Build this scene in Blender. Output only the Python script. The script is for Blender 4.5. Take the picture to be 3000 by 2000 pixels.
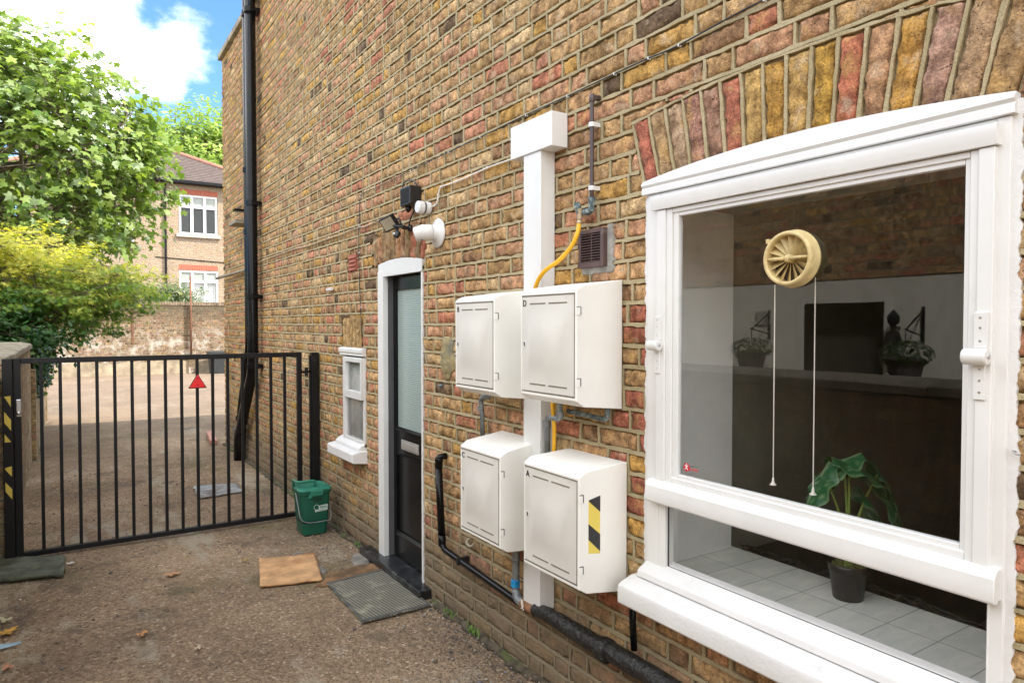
import bpy, bmesh, math, random
import numpy as np
from mathutils import Vector, Matrix, noise as mnoise
R = math.radians
random.seed(7); RNG = np.random.default_rng(7)
for o in list(bpy.data.objects): bpy.data.objects.remove(o)
S = bpy.context.scene
COL = S.collection

# ------------------------------------------------------------------ camera
EYE = 1.6                                    # camera height above the yard (m)
YAW = math.atan(1302/2000.); PITCH = math.atan(50/2000.)
cd = bpy.data.cameras.new('camera'); cam = bpy.data.objects.new('camera', cd); COL.objects.link(cam)
cam.location = (0, 0, EYE); cam.rotation_euler = (R(90)-PITCH, 0, -YAW)
cd.sensor_width = 36; cd.lens = 24; cd.clip_start = .05; cd.clip_end = 500
S.camera = cam
# ------------------------------------------------------------------ light
SUN_D = Vector((.62, -.62, 1.0)).normalized()          # towards the sun
sl = bpy.data.lights.new('sun', 'SUN'); sl.energy = 2.0; sl.angle = R(.6); sl.color = (1, .93, .82)
so = bpy.data.objects.new('sun', sl); COL.objects.link(so); so.location = (10, -8, 20)
so.rotation_euler = SUN_D.to_track_quat('Z', 'Y').to_euler()
W = bpy.data.worlds.new('World'); S.world = W; W.use_nodes = True
S.view_settings.view_transform = 'Standard'; S.view_settings.look = 'None'
S.view_settings.exposure = 1.82; S.view_settings.gamma = 1

class NT:
    def __init__(s, t): s.t = t; s.n = t.nodes; s.l = t.links
    def add(s, k, **p):
        n = s.n.new(k)
        for a, b in p.items(): setattr(n, a, b)
        return n
    def link(s, a, b): s.l.new(a, b)
    def val(s, node, key, v):
        if hasattr(v, 'is_linked') or hasattr(v, 'links'): s.link(v, node.inputs[key])
        else: node.inputs[key].default_value = v
    def math(s, op, a, b=0., c=0., clamp=False):
        n = s.add('ShaderNodeMath', operation=op); n.use_clamp = clamp
        s.val(n, 0, a); s.val(n, 1, b); s.val(n, 2, c); return n.outputs[0]
    def vmath(s, op, a, b=(0, 0, 0)):
        n = s.add('ShaderNodeVectorMath', operation=op); s.val(n, 0, a); s.val(n, 1, b)
        return n.outputs['Value'] if op in ('DOT_PRODUCT', 'LENGTH', 'DISTANCE') else n.outputs[0]
    def mix(s, f, a, b, mode='MIX'):
        n = s.add('ShaderNodeMix', data_type='RGBA', blend_type=mode); n.clamp_factor = True
        s.val(n, 0, f); s.val(n, 6, a if not isinstance(a, tuple) else c4(a)); s.val(n, 7, b if not isinstance(b, tuple) else c4(b)); return n.outputs[2]
    def noise(s, vec, scale, detail=3., rough=.55, dist=0.):
        n = s.add('ShaderNodeTexNoise'); n.inputs['Scale'].default_value = scale; n.inputs['Detail'].default_value = detail
        n.inputs['Roughness'].default_value = rough; n.inputs['Distortion'].default_value = dist
        if vec is not None: s.link(vec, n.inputs['Vector'])
        return n.outputs[0]
    def cnoise(s, vec, scale):
        n = s.add('ShaderNodeTexNoise'); n.inputs['Scale'].default_value = scale; s.link(vec, n.inputs['Vector']); return n.outputs['Color']
    def vor(s, vec, scale, feature='F1', out='Distance', rnd=1.):
        n = s.add('ShaderNodeTexVoronoi', feature=feature); n.inputs['Scale'].default_value = scale; n.inputs['Randomness'].default_value = rnd
        if vec is not None: s.link(vec, n.inputs['Vector'])
        return n.outputs[out]
    def ramp(s, v, a, b):
        n = s.add('ShaderNodeMapRange'); n.interpolation_type = 'SMOOTHSTEP'; n.clamp = True
        s.val(n, 0, v); n.inputs[1].default_value = a; n.inputs[2].default_value = b; return n.outputs[0]
    def cramp(s, v, stops):
        n = s.add('ShaderNodeValToRGB'); e = n.color_ramp.elements
        while len(e) < len(stops): e.new(.5)
        for x, (p, c) in zip(e, stops): x.position = p; x.color = c4(c)
        s.link(v, n.inputs[0]); return n.outputs[0]
    def map(s, vec, scale=(1, 1, 1), loc=(0, 0, 0)):
        n = s.add('ShaderNodeMapping'); n.inputs['Scale'].default_value = scale; n.inputs['Location'].default_value = loc
        s.link(vec, n.inputs[0]); return n.outputs[0]
    def bump(s, h, strength, dist, nrm=None):
        n = s.add('ShaderNodeBump'); n.inputs['Strength'].default_value = strength; n.inputs['Distance'].default_value = dist
        s.link(h, n.inputs['Height'])
        if nrm is not None: s.link(nrm, n.inputs['Normal'])
        return n.outputs[0]
def c4(c): return (c[0], c[1], c[2], 1.)

# sky: physical sky with clouds laid out by direction
t = NT(W.node_tree); t.n.clear()
out = t.add('ShaderNodeOutputWorld'); bg = t.add('ShaderNodeBackground'); t.link(bg.outputs[0], out.inputs[0])
sky = t.add('ShaderNodeTexSky', sky_type='NISHITA'); sky.sun_disc = False
sky.sun_elevation = math.asin(SUN_D.z); sky.sun_rotation = math.atan2(SUN_D.x, SUN_D.y)
sky.air_density = 1.; sky.dust_density = .6; sky.ozone_density = 1.6
tc = t.add('ShaderNodeTexCoord'); d = t.vmath('NORMALIZE', tc.outputs['Generated'])
n1 = t.noise(d, 5., 7., .6, .3); n2 = t.noise(t.map(d, (1, 1, 1.6)), 15., 7., .62)
nn = t.math('ADD', t.math('MULTIPLY', t.math('SUBTRACT', n1, .5), .085), t.math('MULTIPLY', t.math('SUBTRACT', n2, .5), .085))
def vblob(v, r): return t.math('SUBTRACT', r, t.vmath('DISTANCE', d, v))
def blob(az, el, r):
    v = (math.sin(R(az))*math.cos(R(el)), math.cos(R(az))*math.cos(R(el)), math.sin(R(el)))
    return t.math('SUBTRACT', r, t.vmath('DISTANCE', d, v))
m = None
CLOUDS = (((-.038, .926, .376), .105), ((-.021, .943, .331), .100), ((.020, .938, .346), .036), ((.046, .950, .309), .048), ((.085, .943, .322), .036), ((.118, .932, .341), .027), ((.140, .933, .331), .013), ((.096, .951, .293), .020), ((.004, .963, .269), .08))
for b in CLOUDS: q = vblob(*b); m = q if m is None else t.math('MAXIMUM', m, q)
for b in ((-12, 16, .16), (-30, 30, .30), (35, 55, .3), (-80, 45, .5), (100, 60, .5), (180, 40, .7), (230, 30, .5), (70, 22, .3)):
    q = blob(*b); m = t.math('MAXIMUM', m, q)
cl = t.ramp(t.math('ADD', m, nn), -.016, .034)
shade = t.ramp(t.noise(d, 9., 5., .55), .35, .7)
ccol = t.mix(shade, (7.6, 7.9, 8.4), (11., 11., 11.))
skyc = t.mix(1., sky.outputs[0], (.56, .80, 1.08), 'MULTIPLY')
cc = t.mix(cl, skyc, ccol)
t.link(cc, bg.inputs[0]); bg.inputs[1].default_value = .095

# ------------------------------------------------------------------ helpers
_f = Vector((math.sin(YAW)*math.cos(PITCH), math.cos(YAW)*math.cos(PITCH), -math.sin(PITCH)))
_r = Vector((math.cos(YAW), -math.sin(YAW), 0)); _u = _r.cross(_f)
def ray(x, y): return _f + _r*((x-1500)/2000.) + _u*((1000-y)/2000.)
def onX(x, y, X):
    q = ray(x, y); k = X/q.x; return Vector((X, k*q.y, EYE+k*q.z))
def onY(x, y, Y):
    q = ray(x, y); k = Y/q.y; return Vector((k*q.x, Y, EYE+k*q.z))
def onZ(x, y, Z=0.):
    q = ray(x, y); k = (Z-EYE)/q.z; return Vector((k*q.x, k*q.y, Z))
WX = 1.77                                     # plane of the brick faces of the long wall

def tag(o, label=None, cat=None, group=None, kind=None):
    if label: o['label'] = label
    if cat: o['category'] = cat
    if group: o['group'] = group
    if kind: o['kind'] = kind
    return o
def thing(name, loc, label, cat, group=None, rz=0.):
    o = bpy.data.objects.new(name, None); COL.objects.link(o); o.location = loc; o.rotation_euler.z = rz
    o.empty_display_size = .1; tag(o, label, cat, group); bpy.context.view_layer.update(); return o
def finish(me, name, mats, parent=None, smooth=False, bevel=0., seg=2):
    """link a mesh given in world coordinates (or in the parent's frame when parent._local)"""
    ob = bpy.data.objects.new(name, me); COL.objects.link(ob)
    for m_ in (mats if isinstance(mats, (list, tuple)) else [mats]): me.materials.append(m_)
    if parent is not None:
        ob.parent = parent
        if not parent.get('_loc'):
            mw = WM(parent); me.transform(mw.inverted())
    if smooth: me.shade_smooth()
    if bevel > 0:
        b = ob.modifiers.new('bevel', 'BEVEL'); b.width = bevel; b.segments = seg; b.limit_method = 'ANGLE'; b.angle_limit = R(40)
        me.shade_smooth(); me.set_sharp_from_angle(angle=R(22))
        try: b.harden_normals = True
        except Exception: pass
    return ob
def WM(o):
    m_ = Matrix.Translation(o.location) @ o.rotation_euler.to_matrix().to_4x4()
    return WM(o.parent) @ m_ if o.parent else m_

class MB:
    def __init__(s): s.v = []; s.f = []; s.mi = []; s.cur = 0
    def quad(s, *p):
        b = len(s.v); s.v += [tuple(q) for q in p]; s.f.append(tuple(range(b, b+len(p)))); s.mi.append(s.cur); return s
    def box(s, x0, x1, y0, y1, z0, z1):
        b = len(s.v)
        s.v += [(x, y, z) for x in (x0, x1) for y in (y0, y1) for z in (z0, z1)]
        for q in ((0, 1, 3, 2), (4, 6, 7, 5), (0, 4, 5, 1), (2, 3, 7, 6), (0, 2, 6, 4), (1, 5, 7, 3)):
            s.f.append(tuple(b+i for i in q)); s.mi.append(s.cur)
        return s
    def obox(s, c, sx, sy, sz, rot):
        b = len(s.v); mt = rot.to_matrix() if hasattr(rot, 'to_matrix') else rot
        s.v += [tuple(Vector(c)+mt @ Vector((x*sx/2, y*sy/2, z*sz/2))) for x in (-1, 1) for y in (-1, 1) for z in (-1, 1)]
        for q in ((0, 1, 3, 2), (4, 6, 7, 5), (0, 4, 5, 1), (2, 3, 7, 6), (0, 2, 6, 4), (1, 5, 7, 3)):
            s.f.append(tuple(b+i for i in q)); s.mi.append(s.cur)
        return s
    def loft(s, rings, cap=True, closed=True):
        n = len(rings[0]); b = len(s.v)
        for r_ in rings: s.v += [tuple(p) for p in r_]
        for i in range(len(rings)-1):
            for j in range(n if closed else n-1):
                k = (j+1) % n; s.f.append((b+i*n+j, b+i*n+k, b+(i+1)*n+k, b+(i+1)*n+j)); s.mi.append(s.cur)
        if cap:
            s.f.append(tuple(b+j for j in reversed(range(n)))); s.mi.append(s.cur)
            s.f.append(tuple(b+(len(rings)-1)*n+j for j in range(n))); s.mi.append(s.cur)
        return s
    def tube(s, pts, r, n=12, cap=True):
        pts = [Vector(p) for p in pts]; rings = []; m_ = len(pts)
        rs = r if isinstance(r, (list, tuple)) else [r]*m_
        ref = None
        for i in range(m_):
            d_ = (pts[min(i+1, m_-1)]-pts[max(i-1, 0)])
            if d_.length < 1e-9: d_ = Vector((0, 0, 1))
            d_.normalize()
            if ref is None: ref = Vector((0, 0, 1)) if abs(d_.z) < .9 else Vector((1, 0, 0))
            a = (ref - d_*ref.dot(d_)).normalized(); ref = a; b_ = d_.cross(a)
            rings.append([pts[i]+(a*math.cos(2*math.pi*k/n)+b_*math.sin(2*math.pi*k/n))*rs[i] for k in range(n)])
        return s.loft(rings, cap)
    def cyl(s, a, b, r, n=20, r2=None): return s.tube([a, b], [r, r if r2 is None else r2], n)
    def lathe(s, c, axis, prof, n=28, cap=True):
        ax = Vector(axis).normalized(); ref = Vector((0, 0, 1)) if abs(ax.z) < .9 else Vector((1, 0, 0))
        a = (ref-ax*ref.dot(ax)).normalized(); b_ = ax.cross(a)
        return s.loft([[Vector(c)+ax*h+(a*math.cos(2*math.pi*k/n)+b_*math.sin(2*math.pi*k/n))*r for k in range(n)] for r, h in prof], cap)
    def extr(s, prof, y0, y1):       # (x,z) profile along y
        return s.loft([[(x, y0, z) for x, z in prof], [(x, y1, z) for x, z in prof]])
    def mesh(s, name):
        me = bpy.data.meshes.new(name); me.from_pydata(s.v, [], s.f); me.polygons.foreach_set('material_index', s.mi)
        bm = bmesh.new(); bm.from_mesh(me); bmesh.ops.recalc_face_normals(bm, faces=bm.faces); bm.to_mesh(me); bm.free(); me.update(); return me
    def build(s, name, mats, parent=None, smooth=False, bevel=0., seg=2): return finish(s.mesh(name), name, mats, parent, smooth, bevel, seg)
def _each(s, name, mats, parent=None, **kw):
    # one object per loose piece
    n = len(s.v); par = list(range(n))
    def find(a):
        while par[a] != a: par[a] = par[par[a]]; a = par[a]
        return a
    for f in s.f:
        for v in f[1:]: par[find(v)] = find(f[0])
    grp = {}
    for f in s.f: grp.setdefault(find(f[0]), []).append(f)
    r_ = []
    for fs in grp.values():
        m_ = MB(); ids = sorted({v for f in fs for v in f}); mp = {v: i for i, v in enumerate(ids)}
        m_.v = [s.v[v] for v in ids]; m_.f = [tuple(mp[v] for v in f) for f in fs]; m_.mi = [0]*len(fs); r_.append(m_.build(name, mats, parent, **kw))
    return r_
MB.each = _each
def fillet(pts, r, k=5):
    pts = [Vector(p) for p in pts]; o = [pts[0]]
    for i in range(1, len(pts)-1):
        a, b, c = pts[i-1], pts[i], pts[i+1]; u1 = (a-b); u2 = (c-b); q = min(r, u1.length*.45, u2.length*.45)
        p0 = b+u1.normalized()*q; p2 = b+u2.normalized()*q
        for j in range(k+1):
            w = j/k; o.append(p0*(1-w)**2+b*2*w*(1-w)+p2*w*w)
    o.append(pts[-1]); return o
def smoothpath(pts, k=6):
    pts = [Vector(p) for p in pts]; o = []
    for i in range(len(pts)-1):
        p0 = pts[max(i-1, 0)]; p1 = pts[i]; p2 = pts[i+1]; p3 = pts[min(i+2, len(pts)-1)]
        for j in range(k):
            w = j/k; o.append(.5*((2*p1)+(p2-p0)*w+(2*p0-5*p1+4*p2-p3)*w*w+(3*p1-p0-3*p2+p3)*w**3))
    o.append(pts[-1]); return o
def npmesh(name, V, F, mats, parent=None, colors=None, smooth=False, mi=None):
    """V (n,3), F (m,k) arrays"""
    me = bpy.data.meshes.new(name); n = len(V); m_, k = F.shape
    me.vertices.add(n); me.vertices.foreach_set('co', V.astype(np.float32).ravel())
    me.loops.add(m_*k); me.loops.foreach_set('vertex_index', F.astype(np.int32).ravel())
    me.polygons.add(m_); me.polygons.foreach_set('loop_start', (np.arange(m_)*k).astype(np.int32))
    if mi is not None: me.polygons.foreach_set('material_index', mi.astype(np.int32))
    me.update(calc_edges=True); me.validate()
    if colors is not None:
        a = me.attributes.new('tint', 'FLOAT_COLOR', 'POINT'); a.data.foreach_set('color', np.c_[colors, np.ones(n)].astype(np.float32).ravel())
    return finish(me, name, mats, parent, smooth)
def vnoise(p, seed=0):
    """value noise, p (n,3) -> 0..1"""
    p = np.asarray(p, float); i = np.floor(p).astype(np.int64); f = p-i; f = f*f*(3-2*f)
    def h(a, b, c):
        x = (a*374761393+b*668265263+c*2147483647+seed*974634777) & 0xffffffff
        x = ((x ^ (x >> 13))*1274126177) & 0xffffffff; return ((x ^ (x >> 16)) & 0xffff)/65535.
    r_ = 0
    for a in (0, 1):
        for b in (0, 1):
            for c in (0, 1):
                w = (f[:, 0] if a else 1-f[:, 0])*(f[:, 1] if b else 1-f[:, 1])*(f[:, 2] if c else 1-f[:, 2])
                r_ = r_+w*h(i[:, 0]+a, i[:, 1]+b, i[:, 2]+c)
    return r_
def fbm(p, seed=0, o=3):
    r_ = 0; a = .5; s_ = 0
    for k in range(o): r_ = r_+a*vnoise(p*2**k, seed+k); s_ += a; a *= .5
    return r_/s_
def textmesh(name, body, size, mtl, parent, loc, xdir, ydir, thick=.0006, align='CENTER', bold=0.):
    """flat raised lettering; xdir = reading direction, ydir = up"""
    cu = bpy.data.curves.new(name, 'FONT'); cu.body = body; cu.size = size; cu.extrude = thick/2; cu.align_x = align; cu.align_y = 'CENTER'; cu.offset = bold
    to = bpy.data.objects.new('tmp', cu); COL.objects.link(to)
    dg = bpy.context.evaluated_depsgraph_get(); dg.update()
    me = bpy.data.meshes.new_from_object(to.evaluated_get(dg)); bpy.data.objects.remove(to)
    x = Vector(xdir).normalized(); y = Vector(ydir).normalized(); z = x.cross(y)
    m_ = Matrix((( x.x, y.x, z.x, loc[0]), (x.y, y.y, z.y, loc[1]), (x.z, y.z, z.z, loc[2]), (0, 0, 0, 1)))
    me.transform(m_); return finish(me, name, mtl, parent)

# ------------------------------------------------------------------ materials
def mat(name, col, rough=.6, metal=0., var=.12, vs=6., bump=0., bs=60., bd=.002, dirt=None, dirt_s=3., dirt_a=(.55, .75), spec=.5, coat=0.):
    m_ = bpy.data.materials.new(name); m_.use_nodes = True; t = NT(m_.node_tree); p = t.n['Principled BSDF']
    co = t.add('ShaderNodeTexCoord').outputs['Object']
    n = t.noise(co, vs, 5., .6); f = t.ramp(n, .3, .7)
    c = t.mix(f, tuple(x*(1-var) for x in col), tuple(min(x*(1+var), 1) for x in col))
    if dirt: c = t.mix(t.math('MULTIPLY', t.ramp(t.noise(co, dirt_s, 8., .68), *dirt_a), .9), c, dirt)
    t.link(c, p.inputs['Base Color']); p.inputs['Roughness'].default_value = rough; p.inputs['Metallic'].default_value = metal
    p.inputs['Specular IOR Level'].default_value = spec; p.inputs['Coat Weight'].default_value = coat
    if bump: t.link(t.bump(t.noise(co, bs, 4., .6), bump, bd), p.inputs['Normal'])
    return m_
M = {}
M['white'] = mat('white_paint', (.74, .74, .72), .38, var=.03, bump=.25, bs=35, bd=.0015, dirt=(.6, .59, .55), dirt_s=5, dirt_a=(.62, .9))
M['white_rough'] = mat('white_masonry_paint', (.72, .715, .70), .6, var=.04, bump=.6, bs=70, bd=.003, dirt=(.5, .48, .43), dirt_s=9, dirt_a=(.6, .85))
M['upvc'] = mat('white_plastic', (.70, .70, .68), .3, var=.02)
M['grp'] = mat('cream_box_plastic', (.88, .87, .82), .42, var=.02, dirt=(.62, .58, .5), dirt_s=4, dirt_a=(.66, .9))
M['grp_door'] = mat('greyed_box_door', (.68, .665, .61), .5, var=.04, vs=4, dirt=(.42, .38, .33), dirt_s=6, dirt_a=(.6, .85))
M['black_gloss'] = mat('black_gloss_paint', (.006, .006, .0065), .22, var=.2, spec=.22)
M['black'] = mat('black_paint', (.006, .006, .0065), .42, var=.3, spec=.3, bump=.15, bs=40, dirt=(.05, .05, .045), dirt_s=12, dirt_a=(.6, .8))
M['black_plastic'] = mat('black_plastic', (.015, .015, .016), .35, var=.2)
M['dark_gap'] = mat('dark_gap', (.02, .018, .016), .9, var=.3)
M['steel'] = mat('steel', (.5, .5, .5), .3, 1., var=.1)
M['zinc'] = mat('galvanised_grey', (.26, .29, .30), .5, .5, var=.2, vs=20, bump=.3, bs=60, dirt=(.14, .13, .11), dirt_s=12)
M['brown_pipe'] = mat('brown_pipe', (.075, .05, .048), .35, var=.2)
M['brown_vent'] = mat('brown_vent', (.085, .05, .045), .5, var=.15, dirt=(.2, .16, .13), dirt_s=14)
M['yellow'] = mat('yellow_gas_hose', (.80, .42, .015), .4, var=.08)
M['brass'] = mat('weathered_brass', (.42, .34, .22), .5, .6, var=.3, vs=40)
M['corroded'] = mat('corroded_joint', (.10, .14, .15), .75, .2, var=.6, vs=70, bump=.8, bs=90, bd=.004, dirt=(.45, .47, .43), dirt_s=60, dirt_a=(.5, .65))
M['copper'] = mat('rusty_pipe', (.28, .14, .07), .7, .1, var=.3, vs=30, bump=.5, bs=60)
M['bitumen'] = mat('bitumen_lagging', (.012, .012, .0115), .4, var=.5, vs=20, bump=1., bs=38, bd=.014, dirt=(.14, .14, .125), dirt_s=45, dirt_a=(.6, .75))
M['blue'] = mat('blue_tape', (.02, .32, .70), .45, var=.1)
M['red'] = mat('red_reflector', (.75, .015, .02), .3, var=.1)
M['yellow_tape'] = mat('yellow_tape', (.78, .62, .12), .5, var=.04)
M['yellow_tape_dirty'] = mat('yellow_tape_dull', (.62, .47, .08), .5, var=.06)
M['black_tape'] = mat('black_tape', (.03, .03, .033), .5, var=.1)
M['green_bin'] = mat('green_bin_plastic', (.006, .085, .05), .38, var=.12, vs=8)
M['green_lid'] = mat('green_lid_plastic', (.02, .18, .115), .42, var=.12, vs=8, dirt=(.12, .22, .16), dirt_s=10)
M['cable_white'] = mat('white_cable', (.78, .74, .66), .5, var=.1)
M['cable_old'] = mat('painted_cable', (.42, .34, .24), .6, var=.2, vs=20)
M['label'] = mat('pale_label', (.55, .66, .6), .5, var=.05)
M['fan'] = mat('yellowed_plastic', (.60, .47, .22), .45, var=.16, vs=25, dirt=(.36, .22, .08), dirt_s=16, dirt_a=(.5, .75))
M['plaster'] = mat('pale_plaster', (.93, .92, .87), .6, var=.03)
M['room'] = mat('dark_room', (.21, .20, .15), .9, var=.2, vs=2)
M['counter'] = mat('dark_counter', (.012, .012, .012), .4, var=.2)
M['stone_step'] = mat('painted_step', (.018, .019, .021), .28, var=.5, vs=14, dirt=(.12, .12, .115), dirt_s=16, dirt_a=(.52, .72), bump=.4, bs=50)
M['grey_trim'] = mat('grey_trim_rebate_sheen', (.105, .105, .11), .45, var=.08)  # on the black door rebate this grey stands in for a gloss reflection
M['rust'] = mat('rusty_iron', (.2, .09, .05), .8, .2, var=.3, vs=12)
M['terracotta'] = mat('terracotta_air_brick', (.35, .11, .07), .85, var=.2, vs=30, bump=.5, bs=80)
M['redbrick'] = mat('loose_red_brick', (.50, .25, .18), .9, var=.2, vs=20, bump=.6, bs=60)
M['cement'] = mat('grey_cement', (.30, .29, .26), .9, var=.25, vs=18, bump=.9, bs=40, bd=.006)
M['stone_cope'] = mat('weathered_stone', (.30, .26, .19), .95, var=.3, vs=8, bump=.9, bs=25, bd=.01, dirt=(.12, .11, .07), dirt_s=5)
M['bark'] = mat('grey_bark', (.17, .14, .10), .9, var=.35, vs=14, bump=.7, bs=30, bd=.01)

def brick_shader(name, geo=True, bw=.225, bh=.08, axis='X', palette=None, dirty=.0, mortar=(.36, .31, .20), moss=0., flip=0, bloom=False):
    """stock brick: geo=True reads the per-brick tint, otherwise a bonded pattern in the wall's own plane"""
    m_ = bpy.data.materials.new(name); m_.use_nodes = True; t = NT(m_.node_tree); p = t.n['Principled BSDF']
    co = t.add('ShaderNodeTexCoord').outputs['Object']
    p.inputs['Roughness'].default_value = .92; p.inputs['Specular IOR Level'].default_value = .25
    if geo:
        a = t.add('ShaderNodeAttribute'); a.attribute_name = 'tint'; base = a.outputs['Color']; mask = None
    else:
        s_ = t.add('ShaderNodeSeparateXYZ'); t.link(co, s_.inputs[0])
        wob = t.math('MULTIPLY', t.math('SUBTRACT', t.noise(co, 3., 3.), .5), .03)
        cb = t.add('ShaderNodeCombineXYZ'); t.link(s_.outputs[1 if axis == 'X' else 0], cb.inputs[0]); t.link(t.math('ADD', s_.outputs[2], wob), cb.inputs[1])
        b = t.add('ShaderNodeTexBrick'); b.offset = .5; b.offset_frequency = 2; b.squash = .5; b.squash_frequency = 2
        for k, v in (('Scale', 1.), ('Mortar Size', .007), ('Mortar Smooth', .3), ('Bias', 0.), ('Brick Width', bw), ('Row Height', bh)): b.inputs[k].default_value = v
        b.inputs['Color1'].default_value = (0, 0, 0, 1); b.inputs['Color2'].default_value = (1, 1, 1, 1); b.inputs['Mortar'].default_value = (.5, .5, .5, 1)
        t.link(cb.outputs[0], b.inputs['Vector']); mask = b.outputs['Fac']
        n = len(palette); base = t.cramp(b.outputs['Color'], [(i/(n-1), c) for i, c in enumerate(palette)])
    v1 = t.ramp(t.noise(co, 22., 6., .65), .3, .72)
    c = t.mix(1., base, t.mix(v1, (.40, .35, .32), (1.34, 1.32, 1.28)), 'MULTIPLY')
    c = t.mix(t.math('MULTIPLY', t.ramp(t.noise(co, 9., 5., .6, .6), .53, .66), .55), c, (.56, .34, .12))
    c = t.mix(t.math('MULTIPLY', t.ramp(t.noise(t.map(co, (1, 1, 1), (5, 3, 1)), 13., 5., .6), .54, .68), .5), c, (.60, .47, .32))
    pits = t.math('SUBTRACT', 1., t.ramp(t.vor(co, 120.), .14, .30)); pm = t.ramp(t.noise(co, 17., 3.), .50, .66)
    pit = t.math('MULTIPLY', pits, pm); c = t.mix(t.math('MULTIPLY', pit, .85), c, (.05, .036, .025))
    crk = t.math('MULTIPLY', t.math('SUBTRACT', 1., t.ramp(t.vor(t.vmath('ADD', co, t.vmath('MULTIPLY', t.cnoise(co, 14.), (.05, .05, .05))), 16., 'DISTANCE_TO_EDGE'), .0, .035)), t.ramp(t.noise(co, 8., 3.), .52, .66)); c = t.mix(t.math('MULTIPLY', crk, .6), c, (.08, .055, .035))
    c = t.mix(t.math('MULTIPLY', t.ramp(t.noise(t.map(co, (1, 1, 1), (7, 7, 7)), 26., 5., .7), .57, .70), .42), c, (.19, .12, .07))
    fine = t.noise(co, 150., 4., .7)
    c = t.mix(1., c, t.mix(t.ramp(fine, .3, .7), (.68, .67, .66), (1.28, 1.28, 1.28)), 'MULTIPLY')
    if mask is not None:
        mc = t.mix(t.ramp(fine, .3, .7), tuple(x*.8 for x in mortar), tuple(x*1.15 for x in mortar)); c = t.mix(mask, c, mc)
    # soot and damp marks
    s2 = t.add('ShaderNodeSeparateXYZ'); t.link(co, s2.inputs[0])
    st = t.ramp(t.noise(t.map(co, (1, 1.4, .7)), 1.1, 7., .65), .56, .76)
    c = t.mix(t.math('MULTIPLY', st, .35+dirty), c, (.12, .095, .06))
    if geo:
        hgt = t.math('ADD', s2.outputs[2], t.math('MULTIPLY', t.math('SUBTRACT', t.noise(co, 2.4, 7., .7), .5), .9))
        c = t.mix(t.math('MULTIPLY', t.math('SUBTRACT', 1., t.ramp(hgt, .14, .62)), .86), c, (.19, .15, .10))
    if bloom:
        bz = t.math('SUBTRACT', 1., t.ramp(s2.outputs[2], .9, 1.7)); c = t.mix(t.math('MULTIPLY', t.math('MULTIPLY', t.ramp(t.noise(co, 2.6, 8., .72), .47, .62), bz), .75), c, (.62, .56, .48))
        c = t.mix(t.math('MULTIPLY', t.ramp(t.math('ADD', s2.outputs[2], t.math('MULTIPLY', t.noise(co, 1.5, 6., .7), .8)), 2.0, 2.6), .7), c, (.10, .085, .055))
    if moss: c = t.mix(t.math('MULTIPLY', t.ramp(t.noise(co, 2.2, 8., .7), .5, .66), moss), c, (.10, .11, .045))
    t.link(c, p.inputs['Base Color'])
    h = t.math('ADD', t.math('MULTIPLY', t.noise(co, 60., 6., .7), 1.), t.math('MULTIPLY', pit, -.8))
    if mask is not None: h = t.math('ADD', h, t.math('MULTIPLY', mask, -1.2))
    t.link(t.bump(h, 1., .011 if geo else .008), p.inputs['Normal'])
    return m_
PAL = [(.55, .37, .195), (.59, .37, .12), (.58, .345, .22), (.54, .235, .155), (.45, .30, .145), (.39, .245, .145), (.66, .50, .30), (.17, .12, .08), (.60, .41, .22), (.57, .37, .205), (.57, .29, .195)]
PALW = [.17, .09, .19, .055, .10, .08, .08, .035, .09, .09, .05]
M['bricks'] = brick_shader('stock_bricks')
def mortar_shader():
    m_ = bpy.data.materials.new('lime_mortar'); m_.use_nodes = True; t = NT(m_.node_tree); p = t.n['Principled BSDF']
    co = t.add('ShaderNodeTexCoord').outputs['Object']; f = t.noise(co, 240., 4., .7)
    c = t.mix(t.ramp(t.noise(co, 5., 7., .65), .3, .7), (.335, .275, .155), (.455, .38, .235))
    c = t.mix(1., c, t.mix(t.ramp(f, .3, .7), (.75, .75, .75), (1.22, 1.22, 1.22)), 'MULTIPLY')
    c = t.mix(t.math('MULTIPLY', t.ramp(t.noise(co, 1.6, 8., .7), .55, .75), .45), c, (.16, .135, .08))
    s2 = t.add('ShaderNodeSeparateXYZ'); t.link(co, s2.inputs[0])
    hgt = t.math('ADD', s2.outputs[2], t.math('MULTIPLY', t.math('SUBTRACT', t.noise(co, 2.4, 7., .7), .5), .9))
    c = t.mix(t.math('MULTIPLY', t.math('SUBTRACT', 1., t.ramp(hgt, .14, .62)), .8), c, (.20, .16, .11))
    t.link(c, p.inputs['Base Color']); p.inputs['Roughness'].default_value = .95; p.inputs['Specular IOR Level'].default_value = .2
    t.link(t.bump(t.math('ADD', f, t.math('MULTIPLY', t.noise(co, 45., 4.), 1.5)), .7, .004), p.inputs['Normal']); return m_
M['mortar'] = mortar_shader()
M['brick_plain'] = brick_shader('stock_bricks_plain', False, palette=PAL)
M['brick_left'] = brick_shader('old_wall_bricks', False, palette=[(.42, .34, .20), (.50, .40, .24), (.34, .26, .16), (.46, .31, .20), (.26, .2, .13)], dirty=.3, moss=.5, mortar=(.27, .24, .17))
M['brick_left_y'] = brick_shader('old_wall_bricks_end', False, palette=[(.42, .34, .20), (.50, .40, .24), (.34, .26, .16), (.46, .31, .20), (.26, .2, .13)], dirty=.3, moss=.5, axis='Y', mortar=(.27, .24, .17))
M['brick_far'] = brick_shader('boundary_wall_bricks', False, palette=[(.23, .16, .095), (.30, .22, .13), (.15, .105, .065), (.28, .155, .10), (.34, .27, .19), (.20, .15, .095)], dirty=.3, axis='Y', mortar=(.31, .265, .20), bloom=True)
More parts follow.
